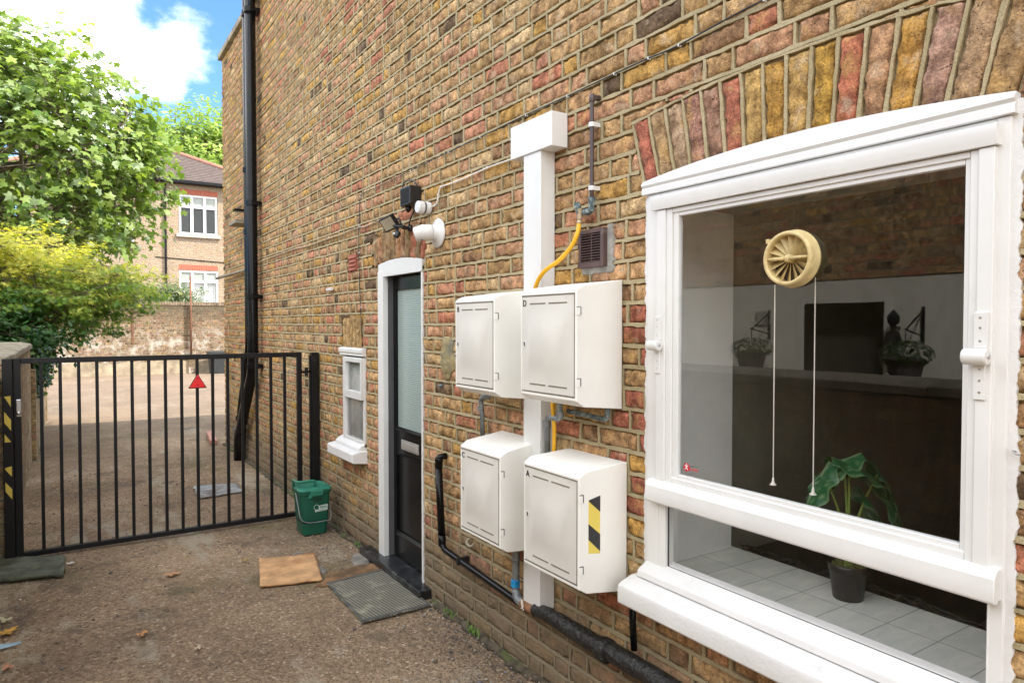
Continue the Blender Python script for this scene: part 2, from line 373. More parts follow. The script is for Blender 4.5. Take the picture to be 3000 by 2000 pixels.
M['brick_house'] = brick_shader('pale_house_bricks', False, palette=[(.43, .34, .24), (.48, .39, .285), (.40, .30, .205), (.45, .33, .24)], axis='Y', mortar=(.52, .46, .38))

def ground_mat():
    m_ = bpy.data.materials.new('worn_tarmac'); m_.use_nodes = True; t = NT(m_.node_tree); p = t.n['Principled BSDF']
    co = t.add('ShaderNodeTexCoord').outputs['Object']
    stone = t.add('ShaderNodeTexVoronoi'); stone.inputs['Scale'].default_value = 78.; t.link(co, stone.inputs['Vector'])
    sc = t.add('ShaderNodeSeparateColor'); t.link(stone.outputs['Color'], sc.inputs[0])
    agg = t.cramp(sc.outputs[0], [(0, (.085, .066, .048)), (.25, (.16, .122, .088)), (.5, (.235, .182, .132)), (.72, (.31, .245, .18)), (.88, (.24, .20, .165)), (.97, (.44, .38, .30)), (1., (.62, .56, .47))])
    grit = t.cramp(t.noise(co, 300., 3., .7), [(.3, (.12, .09, .062)), (.5, (.235, .18, .13)), (.7, (.38, .30, .215))])
    c = t.mix(1., t.mix(.45, agg, grit), (1.36, 1.34, 1.27), 'MULTIPLY')
    big = t.ramp(t.noise(co, .55, 8., .62), .36, .66)
    c = t.mix(1., c, t.mix(big, (.72, .66, .60), (1.26, 1.17, 1.06)), 'MULTIPLY')
    pale = t.math('MULTIPLY', t.ramp(t.noise(t.map(co, (1.6, .6, 1), (3.1, .6, 0)), 1.3, 9., .72), .53, .64), .7); c = t.mix(pale, c, (.44, .385, .285))
    moss = t.math('MULTIPLY', t.ramp(t.noise(t.map(co, (1, 1, 1), (9, 4, 0)), .9, 9., .75), .52, .66), .75); c = t.mix(moss, c, (.155, .13, .06))
    dk = t.math('MULTIPLY', t.ramp(t.noise(t.map(co, (1, 1, 1), (2, 14, 0)), 1.9, 8., .7), .54, .66), .65); c = t.mix(dk, c, (.11, .085, .062))
    # further yard darkened in colour to tone down the sunlit band
    s2 = t.add('ShaderNodeSeparateXYZ'); t.link(co, s2.inputs[0])
    far = t.ramp(t.math('ADD', s2.outputs[1], t.math('MULTIPLY', t.noise(co, .4, 5.), 2.)), 9., 16.)
    c = t.mix(t.math('MULTIPLY', far, .6), c, (.235, .18, .14))
    t.link(c, p.inputs['Base Color']); p.inputs['Roughness'].default_value = .93; p.inputs['Specular IOR Level'].default_value = .25
    h = t.math('ADD', t.math('MULTIPLY', t.ramp(stone.outputs['Distance'], .6, .0), 1.), t.math('MULTIPLY', t.noise(co, 30., 5., .7), 2.))
    t.link(t.bump(h, .85, .008), p.inputs['Normal']); return m_
M['ground'] = ground_mat()

def leaf_mat(name, gloss=.45, trans=.35):
    m_ = bpy.data.materials.new(name); m_.use_nodes = True; t = NT(m_.node_tree); p = t.n['Principled BSDF']; o = t.n['Material Output']
    a = t.add('ShaderNodeAttribute'); a.attribute_name = 'tint'
    co = t.add('ShaderNodeTexCoord').outputs['Object']
    c = t.mix(1., a.outputs['Color'], t.mix(t.noise(co, 9., 3.), (.8, .8, .8), (1.2, 1.2, 1.2)), 'MULTIPLY')
    t.link(c, p.inputs['Base Color']); p.inputs['Roughness'].default_value = gloss; p.inputs['Specular IOR Level'].default_value = .4
    tr = t.add('ShaderNodeBsdfTranslucent'); t.link(t.mix(1., c, (1.5, 1.6, .7), 'MULTIPLY'), tr.inputs[0])
    mx = t.add('ShaderNodeMixShader'); mx.inputs[0].default_value = trans; t.link(p.outputs[0], mx.inputs[1]); t.link(tr.outputs[0], mx.inputs[2]); t.link(mx.outputs[0], o.inputs[0]); return m_
M['leaf'] = leaf_mat('leaf'); M['leaf_dark'] = leaf_mat('leaf_glossy', .3, .2)
def glass_mat(name, tint=(1, 1, 1), ior=1.5, boost=1.):
    m_ = bpy.data.materials.new(name); m_.use_nodes = True; t = NT(m_.node_tree); t.n.remove(t.n['Principled BSDF']); o = t.n['Material Output']
    fr = t.add('ShaderNodeFresnel'); fr.inputs[0].default_value = ior
    tr = t.add('ShaderNodeBsdfTransparent'); tr.inputs[0].default_value = c4(tint); g = t.add('ShaderNodeBsdfGlossy'); g.inputs['Roughness'].default_value = .005
    mx = t.add('ShaderNodeMixShader'); bf = t.math('SUBTRACT', 1., t.add('ShaderNodeNewGeometry').outputs['Backfacing']); t.link(t.math('MULTIPLY', t.math('MULTIPLY', fr.outputs[0], boost, clamp=True), bf), mx.inputs[0]); t.link(tr.outputs[0], mx.inputs[1]); t.link(g.outputs[0], mx.inputs[2]); t.link(mx.outputs[0], o.inputs[0]); return m_
M['glass'] = glass_mat('window_glass', (1., 1., 1.), boost=2.1)
M['glass_dark'] = mat('dark_house_glass', (.03, .032, .03), .06, var=.1)

# ------------------------------------------------------------------ ground
def ground():
    V = []; F = []
    xs = np.r_[-90, -30, -10, np.arange(-4, 4.01, .25), 10, 30, 90]; ys = np.r_[-60, -20, -6, np.arange(-2, 14.01, .25), 20, 30, 60, 140]
    X, Y = np.meshgrid(xs, ys); P = np.c_[X.ravel(), Y.ravel(), np.zeros(X.size)]
    P[:, 2] = np.where((abs(P[:, 0]) < 3.9) & (P[:, 1] > -1.9) & (P[:, 1] < 13.9), -.014*fbm(P*1.3, 5), 0) - .002
    n = len(xs); idx = np.arange(len(P)).reshape(X.shape)
    F = np.c_[idx[:-1, :-1].ravel(), idx[:-1, 1:].ravel(), idx[1:, 1:].ravel(), idx[1:, :-1].ravel()]
    o = npmesh('ground', P, F, M['ground'], smooth=True); tag(o, kind='structure')
ground()

# ------------------------------------------------------------------ the long brick building
BLD = thing('brick_building', (WX, 0, 0), 'long yellow stock brick building with big white window and black door', 'building')
# openings (y0,y1,z0,z1) and arch zones
WIN = (.675, 1.80, .62, 2.115); DOOR = (3.69, 4.365, 0., 2.0); SWIN = (4.70, 5.05, .60, 1.42)
def w_in(y): return 2.112+.037*(1-((y-1.255)/.585)**2)         # window arch underside
def d_in(y): return 1.985+.036*(1-((y-4.07)/.40)**2)
def zone(y, z):
    """inside an opening or an arch? arrays"""
    r_ = (y > WIN[0]) & (y < WIN[1]) & (z > WIN[2]) & (z < 2.14)
    k = np.clip((z-2.12)/.24, 0, 1)*.062
    r_ |= (y > .665-k) & (y < 1.845+k) & (z > 2.10) & (z < w_in(np.clip(y, .67, 1.84))+.243)
    r_ |= (y > DOOR[0]) & (y < DOOR[1]) & (z < 2.02)
    k2 = np.clip((z-1.98)/.2, 0, 1)*.03
    r_ |= (y > 3.67-k2) & (y < 4.475+k2) & (z > 1.975) & (z < d_in(np.clip(y, 3.67, 4.48))+.20)
    r_ |= (y > SWIN[0]) & (y < SWIN[1]) & (z > SWIN[2]) & (z < SWIN[3]+.01)
    r_ |= (y > 4.69) & (y < 5.12) & (z > 1.41) & (z < 1.655)
    r_ |= (y > 2.045) & (y < 2.205) & (z > 1.825) & (z < 1.98)
    r_ |= (y > 4.79) & (y < 4.95) & (z > 1.99) & (z < 2.12)
    return r_
BV = []; BF = []; BC = []; BM = []; nb = 0
def grid1(L, n, e=(.0035, .010)):
    a = np.linspace(e[1], L-e[1], max(n-3, 2)); return np.r_[0, e[0], a, L-e[0], L]
def add_brick(c00, c10, c11, c01, col, nu, nv, seed, out=0., rough=1.):
    """bilinear brick face; corners are (y,z)"""
    global nb
    L = math.dist(c00, c10); H = math.dist(c00, c01)
    u = grid1(L, nu); v = grid1(H, nv); U, Vv = np.meshgrid(u/L, v/H)
    c = [np.array(q) for q in (c00, c10, c11, c01)]
    P = (c[0][None, None]*((1-U)*(1-Vv))[..., None]+c[1]*(U*(1-Vv))[..., None]+c[2]*(U*Vv)[..., None]+c[3]*((1-U)*Vv)[..., None])
    Y = P[..., 0].ravel(); Z = P[..., 1].ravel()
    du = np.minimum(U*L, (1-U)*L).ravel(); dv = np.minimum(Vv*H, (1-Vv)*H).ravel(); d_ = np.minimum(du, dv)
    corner = np.clip(.016-np.hypot(np.clip(.016-du, 0, 1), np.clip(.016-dv, 0, 1)), 0, 1)
    q = np.c_[np.full(len(Y), seed*.37), Y, Z]
    rel = ((fbm(q*30, 3)-.5)*.0070+(fbm(q*85, 8, 2)-.5)*.0055)*rough
    tilt = (random.random()-.5)*.003*(U.ravel()-.5)*2+(random.random()-.5)*.002*(Vv.ravel()-.5)*2
    ragged = np.clip(fbm(q*52, 11, 2)-.38, 0, 1)*.055
    drop = .0035*np.exp(-d_/.004)+np.where(corner < .008, (.008-corner)*.45, 0)+ragged*np.exp(-d_/.0065)
    chip = np.clip(fbm(q*26, 17, 2)-.66, 0, 1)*.05*np.exp(-d_/.02)
    x = WX-out-rel-tilt+drop+chip
    edge = d_ < 1e-6; x[edge] = WX+.019
    jit = (fbm(q*60, 21, 2)-.5)*.008*rough; Z2 = Z+np.where(dv < .012, jit, 0); Y2 = Y+np.where(du < .012, jit, 0)
    zz = zone(Y, Z) if out < 1e-5 else np.zeros(len(Y), bool)
    x[zz] = WX+.03
    if zz.all(): return
    V = np.c_[x, Y2, Z2]; n = len(u); m_ = len(v); idx = np.arange(n*m_).reshape(m_, n)+nb
    F = np.c_[idx[:-1, :-1].ravel(), idx[1:, :-1].ravel(), idx[1:, 1:].ravel(), idx[:-1, 1:].ravel()]
    cc = np.array(col)[None]*np.ones((len(V), 1)); cc = cc*(1+(fbm(q*14, 31, 2)-.5)*.35)[:, None]
    BV.append(V); BF.append(F); BC.append(cc); BM.append(np.zeros(len(F))); nb += len(V)
def add_strip(path, w, seg_seed, xo=.0, both=True, vertical=False):
    """mortar ribbon along a path of (y,z), wavy edges"""
    global nb
    p = np.array(path); n = len(p)
    tdir = np.gradient(p, axis=0); tdir /= np.linalg.norm(tdir, axis=1)[:, None]+1e-9
    nr = np.c_[-tdir[:, 1], tdir[:, 0]]
    if not vertical and nr[0, 1] < 0: nr = -nr
    q = np.c_[np.full(n, seg_seed*1.7), p[:, 0], p[:, 1]]
    w1 = w/2+(fbm(q*26, 41, 2)-.5)*.70*w; w2 = w/2+(fbm(q*29, 47, 2)-.5)*.70*w
    wob = (fbm(q*6, 53)-.5)*.4*w
    a = p+nr*(w1+wob)[:, None]; b = p-nr*(w2-wob)[:, None]
    xx = (fbm(q*16, 59)-.5)*.003
    top = WX+.0022+xx*.6-xo; bot = WX+.0004+xx*.6-xo
    rings = [np.c_[np.full(n, WX+.015), a], np.c_[top+.0012, a-nr*.0004], np.c_[top, a-nr*.0016], np.c_[(top+bot)/2, (a+b)/2], np.c_[bot, b+nr*.0012], np.c_[bot+.0012, b+nr*.0002], np.c_[np.full(n, WX+.015), b+nr*.001]]
    V = np.concatenate(rings); keep = ~(zone(p[:, 0], p[:, 1])) if xo < 1e-5 else np.ones(n, bool)
    k = np.arange(n-1)[keep[:-1] & keep[1:]]; F = []
    for r_ in range(len(rings)-1): F.append(np.c_[r_*n+k, r_*n+k+1, (r_+1)*n+k+1, (r_+1)*n+k])
    if not len(k): return
    F = np.concatenate(F)+nb
    BV.append(V); BF.append(F); BC.append(np.ones((len(V), 3))*.4); BM.append(np.ones(len(F))); nb += len(V)
YEND = 9.86; YSTEP = 7.72
def ztop(y):
    zc = WX*.5457+y*.838; v = EYE+.475*zc+.5
    return min(v, 5.12) if y > YSTEP else min(max(v, 3.2), 6.6)
PAL = [(a*1.0, b*.955, c*.86) for a, b, c in PAL]
rc = random.Random(3)
course = .080; ncourse = int(6.7/course)
for k in range(ncourse):
    z0 = k*course; y = -.9-(.086 if k % 2 else 0)-rc.random()*.02; head = (k % 2 == 0); first = True
    ys_ = []
    while y < YEND:
        L = (.112 if head else .228)+rc.uniform(-.008, .008)
        if rc.random() < .06: L *= rc.uniform(.7, 1.1)
        y1 = min(y+L, YEND)
        if z0 < ztop((y+y1)/2) and y1-y > .03:
            mid = (y+y1)/2
            nu, nv = (26 if L > .15 else 14, 10) if mid < 3.2 else ((11 if L > .15 else 7, 6) if mid < 5.6 else (5, 4))
            j = .0042; zb = z0+.0055; zt = z0+course-.0080
            a0, a1 = y+.0050, y1-.0062
            # clip against the straight openings
            for (oy0, oy1, oz0, oz1) in (WIN, DOOR, SWIN):
                if zt > oz0+.01 and zb < oz1-.005:
                    if a0 < oy1 < a1: a0 = oy1+.001
                    if a0 < oy0 < a1: a1 = oy0-.001
            if a1-a0 > .018:
                col = np.array(PAL[rc.choices(range(len(PAL)), PALW)[0]])*rc.uniform(.84, 1.12)
                if 1.83 < a1 < 2.12 and .85 < z0 < 1.75 and rc.random() < .6: col = np.array((.47, .17, .11))*rc.uniform(.85, 1.1)
                g = [rc.uniform(-j, j) for _ in range(4)]
                add_brick((a0, zb+g[0]), (a1, zb+g[1]), (a1, zt+g[2]), (a0, zt+g[3]), col, nu, nv, rc.random()*50)
            if mid < 7.:
                pz = np.linspace(z0+.004, z0+course-.004, 6 if mid < 4 else 4)
                add_strip(np.c_[np.full(len(pz), y1)+rc.uniform(-.001, .001), pz], .0105+rc.uniform(-.001, .003), rc.random()*9, vertical=True)
        y = y1; head = not head
    ymax = YEND
    lo = -1.
    # bed ribbons only where the wall stands at this height
    yy = -1.
    pts = []
    while yy < YEND:
        if z0 < ztop(yy): pts.append((yy, z0+.0))
        yy += .018 if yy < 3.4 else (.035 if yy < 6 else .08)
    if len(pts) > 3:
        # split at gaps
        seg = [pts[0]]
        for a_ in pts[1:]:
            if a_[0]-seg[-1][0] > .09: add_strip(seg, .0150, k*1.3); seg = []
            seg.append(a_)
        if len(seg) > 2: add_strip(seg, .0150, k*1.3)
# window arch voussoirs
VC = [(.46, .17, .11), (.42, .30, .16), (.44, .32, .20), (.42, .24, .18), (.36, .22, .15), (.50, .19, .12), (.52, .36, .13), (.50, .30, .07), (.52, .35, .12), (.52, .33, .07), (.50, .19, .11), (.44, .27, .15), (.52, .30, .07), (.42, .27, .20), (.44, .31, .18), (.40, .27, .13)]
n = 16
for i in range(n):
    def edge(s_):
        yb = 1.838-s_*(1.838-.668); a_ = (.5-s_)*2*.062; return yb, a_
    y_a, k_a = edge(i/n); y_b, k_b = edge((i+1)/n); g = .007
    ha = .233; g = .0052
    c00 = (y_b+g, w_in(y_b)+.004); c10 = (y_a-g, w_in(y_a)+.004); c11 = (y_a+k_a-g, w_in(y_a)+ha); c01 = (y_b+k_b+g, w_in(y_b)+ha)
    add_brick(c00, c10, c11, c01, np.array(VC[i])*np.array((1.08, 1.04, 1.05)), 12, 26, i*3.3+60, out=.0004, rough=.75)
    s_ = np.linspace(-.02, 1.02, 16)[:, None]; a = np.array((y_a, w_in(y_a)+.002)); b = np.array((y_a+k_a, w_in(y_a)+.236))
    add_strip(a+(b-a)*s_, .0108, i*2.1, xo=.0004, vertical=True)
ys_ = np.linspace(1.91, .60, 60); add_strip(np.c_[ys_, w_in(np.clip(ys_, .6, 1.9))+.243], .013, 5.5, xo=.0004)
# door arch voussoirs, soldier course over the small window
for (ya, yb, cnt, fn, ha, kk) in ((4.47, 3.67, 11, d_in, .19, .03), (5.115, 4.695, 6, lambda y: 1.422, .228, .0)):
    for i in range(cnt):
        y_a = ya-(ya-yb)*i/cnt; y_b = ya-(ya-yb)*(i+1)/cnt; k_a = (.5-i/cnt)*2*kk; k_b = (.5-(i+1)/cnt)*2*kk; g = .0068
        col = np.array([(.55, .38, .19), (.42, .29, .15), (.54, .30, .17), (.30, .21, .11), (.52, .19, .12), (.62, .46, .22), (.36, .25, .14)][rc.randrange(7)])*rc.uniform(.8, 1.15)
        if kk == 0: col = np.array((.52, .36, .17))*rc.uniform(.6, 1.15)
        add_brick((y_b+g, fn(y_b)), (y_a-g, fn(y_a)), (y_a+k_a-g, fn(y_a)+ha), (y_b+k_b+g, fn(y_b)+ha), col, 7, 14, i*3.3+90, out=.0006)
        s_ = np.linspace(0, 1, 8)[:, None]; a = np.array((y_a, fn(y_a))); b = np.array((y_a+k_a, fn(y_a)+ha)); add_strip(a+(b-a)*s_, .0055, i*2.1, xo=-.001, vertical=True)
V = np.concatenate(BV); F = np.concatenate(BF); C = np.concatenate(BC); MI = np.concatenate(BM)
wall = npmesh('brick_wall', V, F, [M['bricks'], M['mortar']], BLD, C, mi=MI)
wall.data.polygons.foreach_set('use_smooth', (MI < .5))
# backing of the wall: mortar face with holes, and the reveals
def wall_backing():
    b = MB(); x0, x1 = WX+.017, 2.07
    def slab(y0, y1, z0, z1): b.box(x0, x1 if y0 > 3.6 and y1 < 5.1 else 1.81, y0, y1, z0, z1)
    slab(-1.2, .68, 0, 3.2); slab(.68, 1.795, 0, .63); slab(.68, 1.795, 2.10, 3.2); slab(1.795, DOOR[0], 0, 3.2)
    slab(DOOR[0], DOOR[1], 1.995, 3.2); slab(DOOR[1], SWIN[0], 0, 3.2); slab(SWIN[0], SWIN[1], 0, SWIN[2]+.02); slab(SWIN[0], SWIN[1], SWIN[3]-.01, 3.2)
    slab(SWIN[1], YEND-.003, 0, 3.2); slab(-1.2, YSTEP, 3.2, 6.6); slab(YSTEP, YEND-.003, 3.2, 5.12)
    b.build('mortar_backing', M['mortar'], BLD)
    b = MB()   # return walls and the mass behind, plain bricks
    b.box(2.071, 7.5, 9.6, YEND-.004, 0, 5.12); b.box(2.071, 7.5, YSTEP-.2, YSTEP, 5.12, 6.6); b.box(2.071, 2.3, 3.2, 9.6, 0, 5.1); b.box(2.071, 2.3, -1.2, 9.0-1.3, 2.9, 6.6)
    b.box(WX+.004, 2.06, -1.4, -1.202, 0, 6.6); b.box(2.301, 7.5, -1.4, -1.2, 0, 6.6)
    b.box(WX+.006, 2.07, -1.2, YSTEP-.002, 6.602, 7.1)
    b.build('plain_brickwork', M['brick_plain'], BLD)
    b = MB(); b.box(1.73, 2.5, YSTEP, YEND+.03, 5.125, 5.20); b.build('coping', M['stone_cope'], BLD, bevel=.008)
    b = MB(); b.box(WX-.05, 7.5, -1.4, YSTEP, 7.1, 7.2); b.box(2.5, 7.5, YSTEP+.01, YEND, 5.0, 5.1); b.build('roof', M['stone_cope'], BLD)
wall_backing()

# ---- big white window
def win():
    fr = MB(); w = M['white']
    # outer lining with the head, jambs and lower frame
    fr.box(1.756, 1.80, .672, .700, .70, 2.062); fr.box(1.756, 1.80, 1.742, 1.800, .70, 2.062)
    fr.box(1.758, 1.80, .700, 1.742, 2.02, 2.062); fr.box(1.750, 1.80, .698, .702, .74, 1.0)
    fr.box(1.757, 1.80, 1.708, 1.742, .72, .99)
    frame = fr.build('pivot_window', w, BLD, bevel=.003)
    frame['label'] = 'big white timber pivot window with a fixed lower light'
    # filling board under the arch, and hood moulding
    b = MB(); n = 40
    ys = [1.84-i*(1.84-.668)/n for i in range(n+1)]
    b.loft([[(x, y, 2.10) for y in ys]+[(x, y, float(w_in(y))+.004) for y in reversed(ys)] for x in (1.764, 1.79)]); b.build('arch_board', M['white'], frame)
    b = MB(); b.extr([(1.79, 2.112), (1.752, 2.110), (1.742, 2.104), (1.740, 2.096), (1.748, 2.088), (1.744, 2.082), (1.744, 2.064), (1.79, 2.064)], .662, 1.822); b.build('hood_moulding', w, frame, bevel=.0015)
    b = MB(); b.extr([(1.757, 2.048), (1.7285, 2.046), (1.7275, 2.030), (1.733, 2.010), (1.735, 2.000), (1.757, 2.000)], .690, 1.762); b.build('head_rail', w, frame, bevel=.0015)
    # sash
    b = MB(); X0 = 1.741
    b.box(X0, 1.782, .697, .731, 1.04, 1.9985); b.box(X0, 1.782, 1.702, 1.744, 1.04, 1.9985)
    b.box(X0+.006, 1.780, .731, .750, 1.05, 1.9985); b.box(X0+.006, 1.780, 1.676, 1.702, 1.05, 1.9985)
    b.box(X0+.013, 1.778, .750, .763, 1.06, 1.99); b.box(X0+.013, 1.778, 1.652, 1.676, 1.06, 1.99)
    b.box(X0+.007, 1.780, .750, 1.676, 1.983, 1.9985); b.box(X0+.0135, 1.778, .763, 1.652, 1.970, 1.984)
    b.box(X0+.007, 1.780, .750, 1.676, 1.05, 1.070); b.box(X0+.0135, 1.778, .763, 1.652, 1.068, 1.083)
    b.build('sash', w, frame, bevel=.003)
    b = MB(); b.extr([(1.782, 1.051), (1.742, 1.051), (1.731, 1.044), (1.723, 1.030), (1.7215, 1.012), (1.7195, .983), (1.7215, .976), (1.728, .972), (1.745, .972), (1.745, .978), (1.782, .978)], .676, 1.776); b.build('drip_rail', w, frame, bevel=.003)
    # panes
    b = MB(); b.box(1.764, 1.769, .755, 1.66, 1.072, 1.979); p = b.build('pane', M['glass'], frame); p['label'] = 'large upper pane with a round ventilator'
    b = MB(); b.box(1.771, 1.776, .700, 1.7075, .738, .973); p = b.build('pane', M['glass'], frame); p['label'] = 'low wide lower pane over the tiled sill'
    b = MB(); b.box(1.768, 1.7705, .7025, .7065, .745, .97); b.box(1.768, 1.7705, 1.703, 1.7065, .745, .97); b.box(1.768, 1.7705, .7065, 1.703, .742, .7475); b.box(1.768, 1.7705, .7065, 1.703, .965, .970); b.build('putty_line', M['dark_gap'], frame)
    # sill
    b = MB(); b.extr([(1.80, .757), (1.770, .747), (1.760, .742), (1.722, .724), (1.712, .716), (1.708, .694), (1.80, .690)], .672, 1.802)
    b.extr([(1.80, .692), (1.709, .690), (1.660, .674), (1.648, .667), (1.644, .655), (1.645, .604), (1.652, .597), (1.80, .597)], .60, 1.833)
    b.build('sill', M['white_rough'], frame, bevel=.004)
    # pivot hinges
    for (yc, fl) in ((.722, 1), (1.735, -1)):
        b = MB(); b.box(1.7355, 1.742, yc-.019, yc+.011, 1.545, 1.628); b.box(1.7355, 1.742, yc-.014, yc+.011, 1.428, 1.51)
        b.lathe((1.724, yc-.026, 1.527), (0, 1, 0), [(.010, 0), (.0175, .001), (.019, .004), (.019, .048), (.0175, .052), (.008, .053)], 20)
        b.build('pivot_hinge', M['upvc'], frame, bevel=.002)
        b = MB()
        for z in (1.615, 1.592, 1.562, 1.498, 1.472, 1.445): b.cyl((1.7352, yc-.003, z), (1.7365, yc-.003, z), .0028, 8)
        b.lathe((1.724, yc-.0262, 1.527), (0, -1, 0), [(.006, 0), (.0055, .001)], 10)
        b.each('screw', M['steel'], frame)
    # ragged white overpaint on the brick edge
    for y0, y1, ps in ((.653, .676, 3), (1.798, 1.826, 4)):
        zz = np.arange(.60 if ps == 4 else .55, 2.10, .006); n = len(zz)
        q = np.c_[np.full(n, ps*3.1), zz*1., zz*0]
        e = (fbm(q*np.array([1, 26, 1]), 3)-.45)*.018+(fbm(q*np.array([1, 90, 1]), 9)-.5)*.010
        b = MB()
        if ps == 3: a = y0+e; c = np.full(n, y1)
        else: a = np.full(n, y0); c = y1+e-.006
        b.loft([[(WX-.0045, a[i], zz[i]), (WX-.0045, c[i], zz[i]), (WX+.01, c[i], zz[i]), (WX+.01, a[i], zz[i])] for i in range(n)])
        b.build('overpainted_edge', M['white_rough'], frame)
    return frame
WINF = win()

# ---- room behind the window
def room():
    b = MB(); X2 = 2.352
    b.box(1.802, X2, 1.905, 1.96, .60, 2.3); b.box(1.802, X2, .45, .50, .60, 2.3)
    b.each('inner_reveal', M['plaster'], BLD)
    b = MB()
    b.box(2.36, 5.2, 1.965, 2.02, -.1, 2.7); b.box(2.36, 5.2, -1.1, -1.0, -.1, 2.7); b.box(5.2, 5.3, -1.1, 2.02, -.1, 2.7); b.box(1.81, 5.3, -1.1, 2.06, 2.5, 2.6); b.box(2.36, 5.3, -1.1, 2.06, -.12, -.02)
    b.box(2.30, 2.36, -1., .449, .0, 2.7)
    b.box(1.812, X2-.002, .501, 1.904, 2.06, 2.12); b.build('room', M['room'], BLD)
    m_ = bpy.data.materials.new('sill_tiles'); m_.use_nodes = True; t = NT(m_.node_tree); p = t.n['Principled BSDF']
    co = t.add('ShaderNodeTexCoord').outputs['Object']; s_ = t.add('ShaderNodeSeparateXYZ'); t.link(co, s_.inputs[0])
    cb = t.add('ShaderNodeCombineXYZ'); t.link(t.math('ADD', s_.outputs[1], .211-.15+.3), cb.inputs[0]); t.link(t.math('ADD', s_.outputs[0], WX-1.952+.2), cb.inputs[1])
    br = t.add('ShaderNodeTexBrick'); br.offset = 0.
    for k, v in (('Scale', 1.), ('Mortar Size', .0022), ('Mortar Smooth', .1), ('Brick Width', .15), ('Row Height', .2)): br.inputs[k].default_value = v
    br.inputs['Color1'].default_value = (.86, .86, .80, 1); br.inputs['Color2'].default_value = (.90, .90, .84, 1); br.inputs['Mortar'].default_value = (.50, .51, .47, 1); t.link(cb.outputs[0], br.inputs[0])
    v = t.ramp(t.noise(t.map(co, (1, 2.2, 1)), 7., 6., .6, .8), .35, .7)
    t.link(t.mix(1., br.outputs[0], t.mix(v, (.90, .93, .92), (1.08, 1.08, 1.06)), 'MULTIPLY'), p.inputs['Base Color']); p.inputs['Roughness'].default_value = .25
    b = MB(); b.box(1.802, X2, .50, 1.905, .60, .66); b.build('tiled_sill', m_, BLD)
    b = MB(); b.box(1.802, 1.812, .50, 1.9, .60, .668)
    b.build('tile_edge', M['plaster'], BLD)
    b = MB(); b.box(X2+.004, 3.05, -.9, 1.96, .55, .60); b.build('worktop', M['counter'], BLD)
room()
# sink and cables on the worktop
k = thing('kitchen_sink', (2.45, .78, .60), 'stainless steel sink rim seen through the lower pane beside the right frame', 'sink')
b = MB(); 
for (x0, x1, y0, y1) in ((2.37, 2.39, .52, 1.02), (2.72, 2.75, .52, 1.02), (2.39, 2.72, 1.0, 1.02), (2.39, 2.72, .52, .54)): b.box(x0, x1, y0, y1, .6, .622)
b.build('rim', M['steel'], k, bevel=.004)
b = MB(); b.box(2.391, 2.719, .541, .999, .601, .606); b.build('basin', M['steel'], k)
b = MB(); rr = random.Random(5)
for j in range(9):
    pts = []; y = 1.90
    while y > .95: pts.append((2.40+rr.random()*.07, y, .61+rr.random()*.045)); y -= rr.uniform(.03, .08)
    b.tube(smoothpath(pts, 4), .0032, 6)
tag(b.build('tangled_cable', M['black_plastic'], smooth=True), 'tangle of thin black cable lying behind the tiled inside sill', 'cable')

